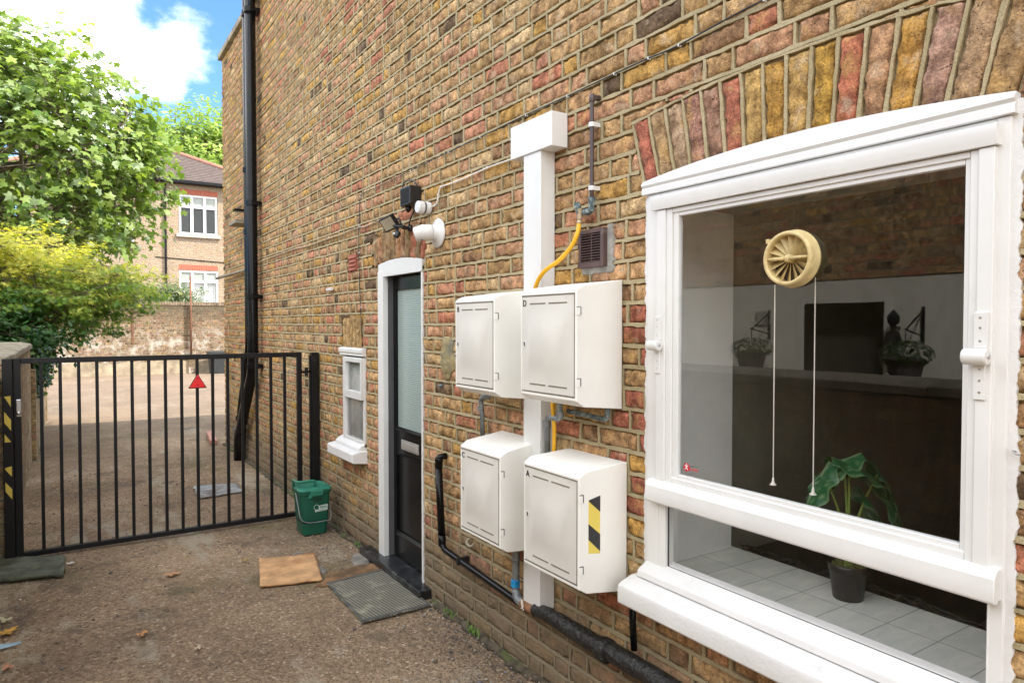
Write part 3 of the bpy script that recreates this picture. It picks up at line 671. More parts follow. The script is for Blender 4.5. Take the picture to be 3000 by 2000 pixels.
# ---- plant in pot
def plant():
    base = onZ(2484, 1750, .66); x, y = base.x, base.y
    th = thing('potted_plant', (x, y, .66), 'dark green arrow-leaved house plant in a black plastic pot on the tiled sill', 'plant')
    b = MB(); b.lathe((x, y, .66), (0, 0, 1), [(.046, 0), (.048, .002), (.060, .095), (.063, .097), (.0665, .122), (.064, .122), (.059, .1), (.058, .1)], 32, cap=True); b.build('pot', M['black_plastic'], th, smooth=True)
    b = MB(); n = 24; rs = random.Random(2)
    for j in range(170):
        a = rs.random()*6.28; r_ = .056*math.sqrt(rs.random()); c = Vector((x+r_*math.cos(a), y+r_*math.sin(a), .765+rs.random()*.008)); b.obox(c, .012, .008, .006, Matrix.Rotation(rs.random()*3, 3, 'Z') @ Matrix.Rotation(rs.random(), 3, 'X'))
    b.build('moss', mat('pot_moss', (.10, .11, .03), .9, var=.5, vs=60), th)
    stemM = mat('stem_green', (.22, .30, .06), .5, var=.15)
    # leaf: (tip direction yaw, start, length, width)
    top = Vector((x, y, .76))
    leaves = [((-.075, .05, .335), (-.45, .30, -.85), .15, .11), ((-.02, .01, .375), (.80, -.45, -.28), .19, .15), ((.085, -.055, .335), (.45, -.30, -.85), .16, .10), ((.05, -.03, .25), (.50, -.38, -.78), .16, .11), ((.0, .0, .385), (-.75, .55, -.35), .15, .11), ((.02, .03, .35), (.2, .8, -.5), .13, .10)]
    for i, (o, dr, L, w) in enumerate(leaves):
        e = top+Vector(o); mid = top+Vector((o[0]*.35, o[1]*.35, o[2]*.55))
        b = MB(); b.tube(smoothpath([top+Vector((o[0]*.06, o[1]*.06, -.02)), mid, e], 8), [.0062-.0035*q/16 for q in range(17)], 8); st = b.build('stem', stemM, th, smooth=True)
        dv = Vector(dr).normalized(); side = dv.cross(Vector((0, 0, 1))).normalized(); up = side.cross(dv)
        n, m_ = 17, 13; Vv = []; Cc = []
        for a in range(n):
            s_ = a/(n-1); sl_ = -.28+1.28*s_            # lobes go back past the stem
            hw = w*.62*max(math.sin(math.pi*min(max((s_+.10)/1.1, 0), 1))**.75, .02)*(1.15-.35*s_)
            for c in range(m_):
                q = (c/(m_-1)-.5)*2
                if sl_ < 0: qq = q*hw; qq = math.copysign(max(abs(qq), hw*.35*(-sl_/.28)), q if q else 1)
                else: qq = q*hw
                wave = .010*math.sin(s_*19+(1 if q > 0 else 0))*abs(q)**2
                droop = -L*.35*max(sl_, 0)**2
                p = e+dv*(L*sl_)+side*qq+up*(wave-abs(q)**1.5*w*.22)+Vector((0, 0, droop)); Vv.append(p)
                vein = max(0, 1-abs(q)/.07); ph = (s_*5.5-abs(q)*.9) % 1.; vein = max(vein, max(0, 1-abs(ph-.5)/.10)*.65)
                edge_ = 1. if abs(q) > .9 else 0.; vv = max(vein, edge_*.6)
                Cc.append(np.array((.018, .115, .04))*(1-vv)+np.array((.26, .40, .20))*vv)
        idx = np.arange(n*m_).reshape(n, m_); F = np.c_[idx[:-1, :-1].ravel(), idx[1:, :-1].ravel(), idx[1:, 1:].ravel(), idx[:-1, 1:].ravel()]
        npmesh('leaf', np.array([tuple(v) for v in Vv]), F, M['leaf_dark'], th, np.array(Cc), smooth=True)
plant()

# ---- window ventilator with pull cords
def ventilator():
    yc, zc, r_ = 1.213, 1.789, .079; Xf = 1.724
    th = thing('window_ventilator', (1.764, yc, zc), 'round yellowed plastic window ventilator set in the upper pane', 'ventilator')
    b = MB(); b.lathe((1.7638, yc, zc), (-1, 0, 0), [(r_+.004, 0), (r_+.005, .004), (r_, .008), (r_, .032), (r_-.002, .038), (r_-.007, .040), (r_-.012, .038), (r_-.013, .032), (r_-.013, .0)], 48, cap=False); b.build('housing', M['fan'], th, smooth=True)
    b = MB()
    for i in range(16):
        a = 2*math.pi*i/16+.1; rd = Vector((0, math.cos(a), math.sin(a))); tg = Vector((0, -math.sin(a), math.cos(a)))
        for s0, s1 in ((.014, r_-.014),):
            w0, w1 = .0035, .012; c0 = Vector((Xf+.024, yc, zc))+rd*s0; c1 = Vector((Xf+.024, yc, zc))+rd*s1; tl = Vector((.010, 0, 0))
            a0 = c0-tg*w0-tl*.4; a1 = c0+tg*w0+tl*.4; b0 = c1-tg*w1-tl; b1 = c1+tg*w1+tl; th_ = Vector((.0012, 0, 0))
            b.loft([[a0, a1, b1, b0], [a0+th_, a1+th_, b1+th_, b0+th_]])
    b.build('blades', M['fan'], th)
    b = MB(); b.lathe((Xf+.006, yc, zc), (1, 0, 0), [(.007, -.003), (.011, 0), (.0125, .012), (.014, .024), (.014, .03)], 20)
    b.tube([(Xf+.008, yc-r_+.008, zc+.001), (Xf+.005, yc-.01, zc)], [.0035, .006], 8); b.tube([(Xf+.008, yc+r_-.008, zc+.001), (Xf+.005, yc+.01, zc)], [.0035, .006], 8); b.build('hub_bar', M['fan'], th, smooth=True)
    b = MB(); b.lathe((1.7640, yc, zc), (-1, 0, 0), [(r_-.013, .0), (r_-.013, .001)], 32); b.build('back_disc', mat('vent_shade', (.10, .075, .045), .8), th)
    b = MB(); b.lathe((1.772, yc, zc), (1, 0, 0), [(r_-.004, 0), (r_-.004, .008), (r_-.01, .010)], 32); b.build('inner_housing', M['fan'], th, smooth=True)
    b = MB(); b.obox((Xf+.020, yc+.070, zc+.055), .02, .012, .014, Matrix.Identity(3)); b.build('clip', M['fan'], th, bevel=.002)
    for (px, py0, py1) in ((2266, 850, 1410), (2383, 812, 1438)):
        X = 1.805; p0 = onX(px, py0, X); p1 = onX(px-1, py1, X); b = MB(); b.tube([(X, p1.y, max(p0.z, 1.72)), (X, p1.y, p1.z)], .0017, 6); cdm = b.build('pull_cord', M['cable_white'], th)
        b = MB(); b.lathe((X, p1.y, p1.z), (0, 0, -1), [(.0025, -.012), (.0035, -.004), (.005, .004), (.0105, .009), (.010, .0105)], 14); b.build('cord_pull', M['cable_white'], cdm, smooth=True)
ventilator()
# alarm sticker on the glass
c = onX(2011, 1368, 1.7625); th = thing('alarm_sticker', c, 'small red and white alarm sticker in the lower left corner of the upper pane', 'sticker')
b = MB(); b.lathe((1.7635, c.y, c.z), (-1, 0, 0), [(.0145, 0), (.0145, .0006)], 28); b.build('disc', mat('sticker_red', (.5, .01, .03), .4), th)
b = MB(); q = lambda a, b_: (1.7624, c.y+a*.0009, c.z+b_*.0009)
sw = mat('sticker_white', (.8, .72, .7), .5)
for p0, p1 in (((0, 9), (0, 0)), ((0, 0), (7, -9)), ((0, 0), (-7, -9)), ((-8, 5), (8, 5))): b.tube([q(*p0), q(*p1)], .0016, 6)
b.lathe((1.7628, c.y, c.z+.0105), (-1, 0, 0), [(.0025, 0), (.0025, .0006)], 10); b.build('figure', sw, th)
textmesh('lettering', 'ALARMS', .0115, M['red'], th, (1.7626, c.y-.031, c.z-.004), (0, -1, 0), (0, 0, 1))
textmesh('lettering', 'PROTECTED', .0062, M['grey_trim'], th, (1.7626, c.y-.031, c.z+.006), (0, -1, 0), (0, 0, 1))

# ---- door
def door():
    w = M['white']; b = MB(); N = 16
    b.box(1.757, 1.793, 4.270, 4.362, .047, 1.95); b.box(1.768, 1.793, 3.692, 3.712, .047, 1.95)
    ys = [4.362-i*(4.362-3.692)/N for i in range(N+1)]
    b.loft([[(x, y, 1.915) for y in ys]+[(x, y, float(d_in(y))-.002) for y in reversed(ys)] for x in (1.762, 1.791)])
    fr = b.build('door_frame', w, BLD, bevel=.002)
    b = MB(); b.box(1.794, 1.90, 4.275, 4.36, .047, 1.915); b.box(1.794, 1.90, 3.693, 3.70, .047, 1.915); b.each('rebate', M['grey_trim'], fr)  # reflection on the black rebate put into its grey colour
    Xd = 1.832; b = MB(); y0, y1 = 3.70, 4.274
    XB = Xd+.045
    b.box(Xd, XB, y0, y0+.11, .055, 1.91); b.box(Xd, XB, y1-.045, y1, .055, 1.91)
    b.box(Xd, XB, y0+.11, y1-.045, 1.826, 1.91); b.box(Xd, XB, y0+.11, y1-.045, .745, .905); b.box(Xd, XB, y0+.11, y1-.045, .055, .205); b.box(Xd+.012, XB-.005, y0+.11, y1-.045, .205, .745)
    b.extr([(Xd-.012, .903), (Xd-.012, .910), (Xd+.002, .922), (Xd+.012, .922), (Xd+.012, .903)], y0+.05, y1-.03)
    b.extr([(Xd-.006, .740), (Xd-.006, .747), (Xd+.012, .735), (Xd+.012, .728)], y0+.05, y1-.03)
    b.extr([(Xd-.012, .203), (Xd-.012, .211), (Xd+.002, .228), (Xd+.013, .228), (Xd+.013, .203)], y0+.05, y1-.03)
    dr = b.build('door', M['black_gloss'], BLD, bevel=.002); dr['label'] = 'black half-glazed door with a letterbox'
    m_ = bpy.data.materials.new('reeded_glass'); m_.use_nodes = True; t = NT(m_.node_tree); p = t.n['Principled BSDF']
    co = t.add('ShaderNodeTexCoord').outputs['Object']; s_ = t.add('ShaderNodeSeparateXYZ'); t.link(co, s_.inputs[0])
    wv = t.math('SINE', t.math('MULTIPLY', s_.outputs[2], 520.)); p.inputs['Base Color'].default_value = (.33, .41, .385, 1); p.inputs['Roughness'].default_value = .24
    t.link(t.bump(wv, .35, .002), p.inputs['Normal']); p.inputs['Coat Weight'].default_value = .4
    b = MB(); b.box(Xd+.014, Xd+.022, y0+.10, y1-.04, .91, 1.83); b.build('door_glass', m_, dr)
    b = MB(); b.box(Xd-.004, Xd+.003, 3.880, 4.146, .781, .846); lb = b.build('letterbox', mat('satin_silver', (.55, .53, .5), .35, .7, var=.05), dr, bevel=.003)
    b = MB(); b.box(Xd-.0075, Xd-.0035, 3.900, 4.126, .794, .833); b.build('letterbox_flap', mat('satin_silver_flap', (.62, .60, .56), .3, .6, var=.05), dr, bevel=.0035)
    b = MB(); b.box(1.69, 1.93, 3.585, 4.555, -.02, .048); b.build('doorstep', M['stone_step'], BLD, bevel=.007)
    b = MB(); b.box(1.93, 3.1, 3.3, 4.7, -.02, .05); b.box(3.1, 3.15, 3.3, 4.7, 0, 2.3); b.box(2.08, 3.1, 3.3, 3.35, 0, 2.3); b.box(2.08, 3.1, 4.66, 4.7, 0, 2.3); b.build('hallway', M['room'], BLD)
door()
# ---- small window
def small_window():
    w = M['upvc']; b = MB(); X0 = 1.748; y0, y1 = 4.62, 5.045
    b.box(X0+.01, 1.80, y0, y0+.03, .72, 1.36); b.box(X0, 1.80, y1-.055, y1, .72, 1.36); b.box(X0, 1.80, y0+.03, y1-.055, 1.33, 1.36); b.box(X0+.002, 1.80, y0+.03, y1-.055, .72, .765)
    fr = b.build('small_window', w, BLD, bevel=.003); fr['label'] = 'narrow white casement window with net curtains'
    b = MB(); b.extr([(1.79, 1.43), (1.75, 1.428), (1.735, 1.418), (1.735, 1.395), (1.745, 1.388), (1.742, 1.372), (1.79, 1.366)], y0, 5.10); b.build('hood_moulding', M['white'], fr, bevel=.002)
    b = MB(); b.box(X0-.012, X0+.02, y0+.005, y1-.05, 1.06, 1.115); b.box(X0-.010, X0+.02, y1-.085, y1-.05, 1.115, 1.355); b.box(X0-.010, X0+.02, y0+.005, y0+.035, 1.115, 1.355); b.box(X0-.010, X0+.02, y0+.035, y1-.085, 1.325, 1.355); b.build('vent_sash', w, fr, bevel=.003)
    b = MB(); b.extr([(1.80, .770), (1.735, .735), (1.715, .720), (1.712, .700), (1.80, .69)], y0, 5.12)
    b.extr([(1.80, .702), (1.712, .699), (1.672, .690), (1.664, .680), (1.664, .622), (1.80, .606)], y0-.02, 5.165); b.build('sill', M['white_rough'], fr, bevel=.004)
    b = MB(); b.box(X0+.012, X0+.017, y0+.02, y1-.05, .74, 1.34); b.build('pane', M['glass'], fr)
    b = MB(); n = 60; b.loft([[(X0+.045+.008*math.sin(i*1.3)+.004*math.sin(i*.7), y0+.02+(y1-y0-.06)*i/n, z) for i in range(n+1)]+[(X0+.047+.008*math.sin(i*1.3)+.004*math.sin(i*.7), y0+.02+(y1-y0-.06)*i/n, z) for i in range(n, -1, -1)] for z in (.74, 1.34)])
    b.build('net_curtain', mat('net', (.55, .57, .55), .8), fr, smooth=True)
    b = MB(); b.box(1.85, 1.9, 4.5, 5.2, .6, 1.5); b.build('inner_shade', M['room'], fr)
small_window()

# ---- meter boxes
def meter_box(yf0, yf1, zf0, zf1, yb0, zb0, zb1, letter, label, sticker=False):
    """front face y,z range; back: near side y, z range"""
    XF, XC, XB = 1.52, 1.562, WX-.003
    th = thing('meter_box', (XB, (yf0+yf1)/2, zf0), label, 'meter box', 'white meter boxes fixed to the wall'); g = M['grp']
    yb1 = yf1+(yb0-yf0)*.6+.02
    def ring(x, y0, y1, z0, z1): return [(x, y0, z0), (x, y1, z0), (x, y1, z1), (x, y0, z1)]
    b = MB(); e = .012
    b.loft([ring(XB, yb0-.004, yb1+.004, zb0, zb1), ring(XC, yf0-.006, yf1+.022, zf0-.036+(0), zf1+.030), ring(XF, yf0-e, yf1+e*.6, zf0-e, zf1+e), ring(XF, yf0, yf1, zf0, zf1), ring(XF+.008, yf0, yf1, zf0, zf1)])
    b.build('housing', g, th, bevel=.003)
    # door with raised pyramid panel
    b = MB(); d = .006; X = XF+.001
    b.loft([ring(X+.006, yf0+.004, yf1-.004, zf0+.004, zf1-.004), ring(X, yf0+.004, yf1-.004, zf0+.004, zf1-.004), ring(X, yf0+.022, yf1-.022, zf0+.05, zf1-.05), ring(X-.020, yf0+.085, yf1-.085, zf0+.115, zf1-.115)])
    dr = b.build('door_panel', M['grp_door'], th, bevel=.0008)
    b = MB()
    ym = (yf0+yf1)/2
    for z in (zf0+.032, zf1-.032):
        b.box(X-.0012, X+.002, yf0+.045, ym-.010, z-.0025, z+.0025); b.box(X-.0012, X+.002, ym+.010, yf1-.055, z-.0025, z+.0025)
    b.box(XF-.0005, XF+.006, yf0-.001, yf1+.001, zf1-.003, zf1+.0015); b.box(XF-.0005, XF+.006, yf0-.001, yf1+.001, zf0-.001, zf0+.0025); b.box(XF-.0005, XF+.006, yf0-.0015, yf0+.0025, zf0, zf1)
    b.build('slots', mat('slot_shadow', (.20, .18, .14), .9), dr)
    zc = (zf0+zf1)/2; b = MB(); b.lathe((X+.001, yf1-.020, zc), (-1, 0, 0), [(.012, 0), (.012, .002), (.010, .003)], 20); b.box(X-.0035, X-.0018, yf1-.021, yf1-.019, zc-.006, zc+.006); lk = b.build('lock', M['upvc'], dr)
    b = MB(); b.box(X-.0042, X-.0030, yf1-.0225, yf1-.0175, zc-.007, zc+.007); b.build('keyhole', M['black_plastic'], lk)
    for z in (zf0+.055, zf1-.065):
        b = MB(); b.box(XF-.001, XF+.016, yf0-.0145, yf0-.004, z-.014, z+.014); b.build('hinge', g, th, bevel=.001)
        b = MB(); b.box(XF+.001, XF+.018, yf0-.0150, yf0-.0060, z+.0142, z+.0158); b.box(XF+.0165, XF+.0185, yf0-.0155, yf0-.0065, z-.012, z+.0158); b.build('hinge_gap', M['dark_gap'], th)
    if letter: textmesh('letter', letter, .034, M['black_plastic'], dr, (X-.0008, yf1-.019, zf1-.030), (0, -1, 0), (0, 0, 1), .001, bold=.0006)
    # scuffs
    b = MB(); rs = random.Random(len(label))
    for _ in range(7):
        y = rs.uniform(yf0+.04, yf1-.1); z = rs.uniform(zf1-.13, zf1-.06); L = rs.uniform(.02, .09); b.box(X-.0015, X-.0004, y, y+L, z, z+.0009)
    if letter in ('D', 'A'): b.each('scuff', mat('scuff', (.25, .22, .18), .8), dr)
    if sticker:
        zz0, zz1 = .748, 1.0; 
        # lies on the near side face
        def side(xx, z): 
            f = (xx-XC)/(XB-XC); return (yf0-.006)+(yb0-.004-(yf0-.006))*f-.0012
        xs0, xs1 = 1.568, 1.625
        b = MB()
        def patch(pl, off=0.):
            b.loft([[(x, side(x, z)-off, z) for x, z in pl], [(x, side(x, z)+.0009-off, z) for x, z in pl]])
        st = thing('hazard_sticker', (1.59, side(1.59, .8), .75), 'black and yellow striped tape on the side of the lowest right meter box', 'hazard tape')
        patch([(xs0, .772), (xs1, .762), (xs1, .972), (xs0, .965)]); b.build('yellow_tape', M['yellow_tape'], st)
        b = MB(); s_ = .06
        patch([(xs0, .962), (xs0+.002, .966), (xs1+.0005, .975), (xs1+.0005, .915)], .0006)
        patch([(xs0-.0003, .880), (xs0-.0003, .822), (xs1+.0005, .770), (xs1+.0005, .833)], .0006)
        b.build('black_stripes', M['black_tape'], st)
    return th
meter_box(1.925, 2.262, 1.336, 1.712, 1.950, 1.278, 1.769, 'D', 'white meter box lettered D, upper right of the four, yellow hose running into its top')
meter_box(2.483, 2.812, 1.322, 1.698, 2.51, 1.262, 1.755, 'B', 'white meter box lettered B, upper left of the four, above a grey elbow pipe')
meter_box(2.437, 2.765, .664, 1.030, 2.46, .60, 1.085, 'C', 'white meter box lettered C, lower left of the four, above the blue-taped pipe')
meter_box(1.908, 2.240, .662, 1.040, 1.92, .588, 1.080, 'A', 'white meter box lettered A, lower right of the four, with hazard tape on its side', sticker=True)

# ---- white boxing (casing) behind the meter boxes
th = thing('pipe_casing', (1.70, 2.45, .36), 'white painted timber T-shaped casing running up the wall behind the meter boxes', 'pipe casing')
b = MB(); b.box(1.684, WX-.002, 2.287, 2.60, 2.338, 2.482); b.build('head_casing', M['white'], th, bevel=.004)
b = MB(); b.box(1.692, WX-.002, 2.378, 2.505, .362, 2.3375); b.box(1.693, 1.70, 2.376, 2.3785, 1.1, 2.33); b.build('upright_casing', M['white'], th, bevel=.004)

# ---- pipes, hose, vents on the wall
def P(px, py, X): return onX(px, py, X)
th = thing('brown_pipe', (1.74, 2.118, 2.1), 'thin brown pipe held by two white clips above the brown vent', 'pipe')
b = MB(); b.tube(fillet([(WX, 2.085, 2.49), (1.738, 2.09, 2.492), (1.738, 2.094, 2.485), (1.738, 2.094, 2.14), (1.738, 2.094, 2.085)], .012), .0085, 14); b.build('pipe', M['brown_pipe'], th, smooth=True)
b = MB(); b.lathe((1.738, 2.094, 2.472), (0, 0, 1), [(.0105, 0), (.0115, .002), (.0115, .024), (.009, .03)], 16); b.cyl((1.738, 2.094, 2.488), (WX, 2.086, 2.49), .0105, 14); b.build('top_elbow', M['brown_pipe'], th, smooth=True)
for z in (2.383, 2.135):
    b = MB(); b.lathe((1.738, 2.094, z), (0, 0, 1), [(.0125, -.009), (.0135, -.008), (.0135, .008), (.0125, .009)], 18); b.box(1.742, WX, 2.080, 2.106, z-.008, z+.008); b.build('clip', M['upvc'], th)
b = MB(); b.tube(fillet([(1.738, 2.094, 2.10), (1.738, 2.094, 2.045), (1.733, 2.17, 2.048), (1.730, 2.178, 2.09)], .02), [.012+.003*(i % 3 == 0) for i in range(14)], 12); b.build('corroded_elbow', M['corroded'], th)
th = thing('gas_hose', (1.70, 2.2, 2.0), 'flexible yellow gas hose hanging from a brass joint down to the upper right meter box', 'hose')
hp = [(1697, 652, 1.722), (1690, 690, 1.712), (1668, 730, 1.70), (1635, 765, 1.684), (1600, 790, 1.674), (1580, 815, 1.672), (1569, 842, 1.674), (1566, 870, 1.70)]
b = MB(); b.tube(smoothpath([P(*q) for q in hp], 6), .0092, 14); b.build('hose', M['yellow'], th, smooth=True)
top = P(1697, 652, 1.722); b = MB(); b.lathe(top+Vector((0, 0, -.004)), (0, -.1, 1), [(.0105, 0), (.0115, .003), (.0095, .010), (.008, .014), (.0115, .018), (.012, .034), (.008, .038), (.0095, .052), (.0105, .06)], 16); b.build('brass_joint', M['brass'], th)
b = MB(); b.tube(smoothpath([P(1616, 1150, 1.71), P(1620, 1200, 1.702), P(1624, 1260, 1.70), P(1622, 1340, 1.71)], 6), .0085, 12); b.build('lower_hose', M['yellow'], th, smooth=True)
# vent
th = thing('wall_vent', (WX, 2.12, 1.82), 'brown plastic louvred vent in the wall left of the big window', 'vent')
b = MB(); y0, y1, z0, z1 = 2.024, 2.178, 1.826, 1.976; X = 1.738
for q in ((y0, y0+.020, z0, z1), (y1-.014, y1, z0, z1), (y0+.02, y1-.014, z0, z0+.02), (y0+.02, y1-.014, z1-.016, z1)): b.box(X, WX+.02, *q)
b.box(X+.003, X+.01, (y0+y1)/2-.002, (y0+y1)/2+.002, z0+.02, z1-.016); b.build('frame', M['brown_vent'], th, bevel=.0025)
b = MB()
for i in range(11):
    z = z0+.022+i*.0105; b.extr([(X+.002, z), (X+.002, z+.0022), (X+.016, z+.010), (X+.016, z+.008)], y0+.02, y1-.014)
b.build('louvres', M['brown_vent'], th)
b = MB(); b.box(WX+.005, WX+.02, y0+.01, y1-.01, z0+.01, z1-.01); b.build('duct', M['dark_gap'], th)
b = MB(); zz = np.linspace(z0-.02, z1+.012, 30); e = (fbm(np.c_[zz*60, zz*0, zz*0], 3)-.5)*.014
b.loft([[(WX-.006, y0-.024+e[i], zz[i]), (WX-.012, y0-.001, zz[i]), (WX+.01, y0-.001, zz[i]), (WX+.01, y0-.028+e[i], zz[i])] for i in range(30)])
yy = np.linspace(y0-.02, y1+.006, 30); e = (fbm(np.c_[yy*60, yy*0+3, yy*0], 3)-.5)*.016
b.loft([[(WX-.004, yy[i], z0-.022+e[i]), (WX-.012, yy[i], z0-.001), (WX+.01, yy[i], z0-.001), (WX+.01, yy[i], z0-.026+e[i])] for i in range(30)])
b.build('cement_surround', M['cement'], th)
# air brick
th = thing('air_brick', (WX, 4.87, 2.0), 'small terracotta louvred air brick high on the wall left of the door', 'air brick')
b = MB(); b.box(WX-.004, WX+.02, 4.795, 4.945, 1.99, 2.115)
for i in range(4): b.extr([(WX-.014, 1.998+i*.029), (WX-.004, 2.016+i*.029), (WX-.004, 1.998+i*.029)], 4.80, 4.94)
b.build('louvres', M['terracotta'], th)
# grey pipes around the meter boxes
th = thing('grey_gas_pipe', (1.72, 2.83, .4), 'galvanised grey pipe with an elbow between the two left meter boxes', 'pipe')
b = MB(); b.tube(fillet([P(1436, 1155, 1.70), P(1408, 1168, 1.715), P(1412, 1200, 1.72), P(1414, 1280, 1.73)], .03), .0125, 14); b.build('pipe', M['zinc'], th, smooth=True)
b = MB(); b.lathe(P(1408, 1196, 1.718), (0, 0, 1), [(.0165, -.010), (.0165, .012)], 16); b.lathe(P(1424, 1158, 1.708), (.1, -1, .1), [(.019, -.012), (.021, -.008), (.021, .02), (.017, .026)], 16); b.each('fitting', M['zinc'], th)
th = thing('rusty_gas_pipe', (1.71, 2.6, .3), 'short grey pipe wrapped in blue tape that turns rusty below the lower left meter box', 'pipe')
b = MB(); b.tube(fillet([P(1512, 1600, 1.712), P(1512, 1650, 1.712), P(1510, 1745, 1.712), P(1535, 1768, 1.70)], .03), .0165, 14); b.build('pipe', M['zinc'], th, smooth=True)
b = MB(); b.lathe(P(1512, 1636, 1.712), (0, 0, 1), [(.021, -.008), (.021, .006)], 16); b.tube(smoothpath([P(1512, 1728, 1.712), P(1518, 1752, 1.708), P(1535, 1768, 1.70)], 4), .0215, 14); b.each('fitting', M['zinc'], th, smooth=True)
b = MB(); b.lathe(P(1510, 1706, 1.712), (0, 0, 1), [(.0185, -.018), (.0215, -.015), (.020, 0), (.0215, .012), (.0185, .018)], 16); b.box(1.694, 1.70, 2.575, 2.605, P(1510, 1706, 1.7).z-.012, P(1510, 1706, 1.7).z+.012); b.build('blue_tape', M['blue'], th)
b = MB(); b.tube([P(1532, 1766, 1.70), P(1575, 1790, 1.70)], .0235, 14); b.build('rusty_pipe', M['copper'], th, smooth=True)
b = MB(); a_ = P(1530, 1768, 1.672)
b.tube(smoothpath([a_+Vector((0, .01, .02)), a_+Vector((-.004, -.005, -.01)), a_+Vector((0, -.012, -.024))], 4), .0022, 6); b.tube(smoothpath([a_+Vector((0, .0, .02)), a_+Vector((-.004, -.012, -.01)), a_+Vector((0, .012, -.024))], 4), .0018, 6); b.build('string', M['cable_white'], th)
th = thing('grey_elbow_pipe', (1.71, 2.2, 1.1), 'grey pipe with a double elbow beside the yellow hose between the right meter boxes', 'pipe')
b = MB(); b.tube(fillet([P(1604, 1350, 1.715), P(1604, 1225, 1.71), P(1612, 1222, 1.70), P(1640, 1228, 1.70), P(1640, 1165, 1.71)], .02), .0125, 14); b.build('pipe', M['zinc'], th, smooth=True)
b = MB(); b.lathe(P(1603, 1242, 1.711), (0, 0, 1), [(.0165, -.012), (.0165, .016)], 16); b.lathe(P(1640, 1212, 1.704), (0, 0, 1), [(.0165, -.016), (.0165, .010)], 16); b.each('fitting', M['zinc'], th)
b = MB(); b.tube(fillet([P(1665, 1204, 1.74), P(1722, 1216, 1.735), P(1778, 1230, 1.73), P(1781, 1190, 1.72)], .02), .0105, 12)
tag(b.build('verdigris_pipe', M['corroded'], smooth=True), 'greenish corroded copper pipe under the upper right meter box', 'pipe')
# black pipes low on the wall
th = thing('black_waste_pipe', (1.73, 3.37, .36), 'thin black pipe dropping beside the door then running low along the wall', 'pipe')
b = MB(); b.tube(fillet([(WX, 3.39, .865), (1.725, 3.405, .862), (1.722, 3.395, .80), (1.722, 3.355, .385), (1.722, 3.32, .362), (1.722, 2.66, .328), (1.722, 2.5, .32)], .03), [.0215]*15+[.0145]*(37-15-0) if False else .017, 16); b.build('pipe', M['black_gloss'], th, smooth=True)
b = MB(); b.lathe((1.722, 3.394, .80), (0, -.1, 1), [(.020, .0), (.022, .004), (.022, .04), (.024, .042), (.024, .058), (.020, .06)], 16); b.lathe((1.722, 3.355, .395), (0, 0, 1), [(.0205, -.02), (.0215, .0), (.0215, .04)], 16); b.tube([(1.722, 3.358, .42), (1.722, 3.394, .80)], .0205, 16); b.build('wide_section', M['black_gloss'], th, smooth=True)
b = MB(); b.box(1.70, WX, 3.135, 3.150, .335, .372); b.lathe((1.722, 3.142, .353), (0, 1, 0), [(.0185, -.008), (.0205, -.007), (.0205, .007), (.0185, .008)], 16); b.build('bracket', M['black_plastic'], th)
b = MB(); sp = [Vector((1.70, 2.40, .368)), Vector((1.70, 2.30, .366)), Vector((1.698, 2.1, .362)), Vector((1.695, 1.9, .368)), Vector((1.69, 1.6, .375)), Vector((1.69, 1.2, .38)), Vector((1.69, .2, .39))]
pp = smoothpath([P(1568, 1785, 1.70)]+sp[1:], 14); nn_ = len(pp)
pp = [p+Vector((mnoise.noise(p*9)*.006, 0, mnoise.noise(p*11+Vector((3, 0, 0)))*.006)) for p in pp]
b.tube(pp, [.028+.009*min(i/30, 1)+.004*mnoise.noise(Vector((i*.31, 0, 0)))+.0015*mnoise.noise(Vector((i*1.3, 5, 0))) for i in range(nn_)], 20)
q = P(1568, 1785, 1.70)
o = b.build('lagged_pipe', M['bitumen'], smooth=True); tag(o, 'fat black bitumen-lagged pipe running low along the wall under the window', 'pipe')
b = MB(); b.lathe((1.693, 1.95, .367), (0, 1, 0), [(.043, -.02), (.047, -.016), (.047, .016), (.043, .02)], 18); 
x_ = b.build('collar', M['bitumen'], o, smooth=True)
th = thing('down_pipe', (1.735, 1.83, .4), 'short tarred black pipe dropping from below the window sill to the lagged pipe', 'pipe')
b = MB(); b.tube([(1.735, 1.850, .62), (1.735, 1.848, .5), (1.738, 1.842, .40)], .013, 12); b.build('pipe', M['black_gloss'], th, smooth=True)
# stub tap left of boxes
p0 = P(1288, 1130, 1.755); b = MB(); b.lathe(p0+Vector((.014, 0, 0)), (-1, 0, 0), [(.012, 0), (.012, .006), (.007, .008), (.007, .024), (.003, .026)], 12); tag(b.build('pipe_stub', M['corroded']), 'tiny corroded pipe stub in the brick right of the door', 'pipe stub')
p0 = P(1375, 1590, 1.745); b = MB(); b.tube(smoothpath([p0+Vector((.02, .03, .012)), p0+Vector((-.005, .02, .0)), p0+Vector((-.005, -.02, -.012)), p0+Vector((.01, -.035, .004))], 4), .007, 8); tag(b.build('old_bracket', M['stone_cope'], smooth=True), 'painted-over wire hook in the wall under the lower left meter box', 'hook')
p0 = P(968, 848, 1.76); b = MB(); b.box(1.74, WX, p0.y-.05, p0.y+.05, p0.z-.012, p0.z+.012); tag(b.build('overflow_outlet', M['upvc'], bevel=.006), 'small white plastic outlet cover on the brickwork above the small window', 'outlet')
for (px, py, lb) in ((2972, 1326, 'white painted screw hook in the brick just right of the big window'),):
    p0 = P(px, py, 1.755); b = MB(); b.tube(smoothpath([p0+Vector((.02, 0, 0)), p0+Vector((-.004, .002, .004)), p0+Vector((-.01, -.008, 0)), p0+Vector((-.004, -.014, -.002))], 4), .0022, 8); tag(b.build('screw_hook', M['steel'], smooth=True), lb, 'hook')

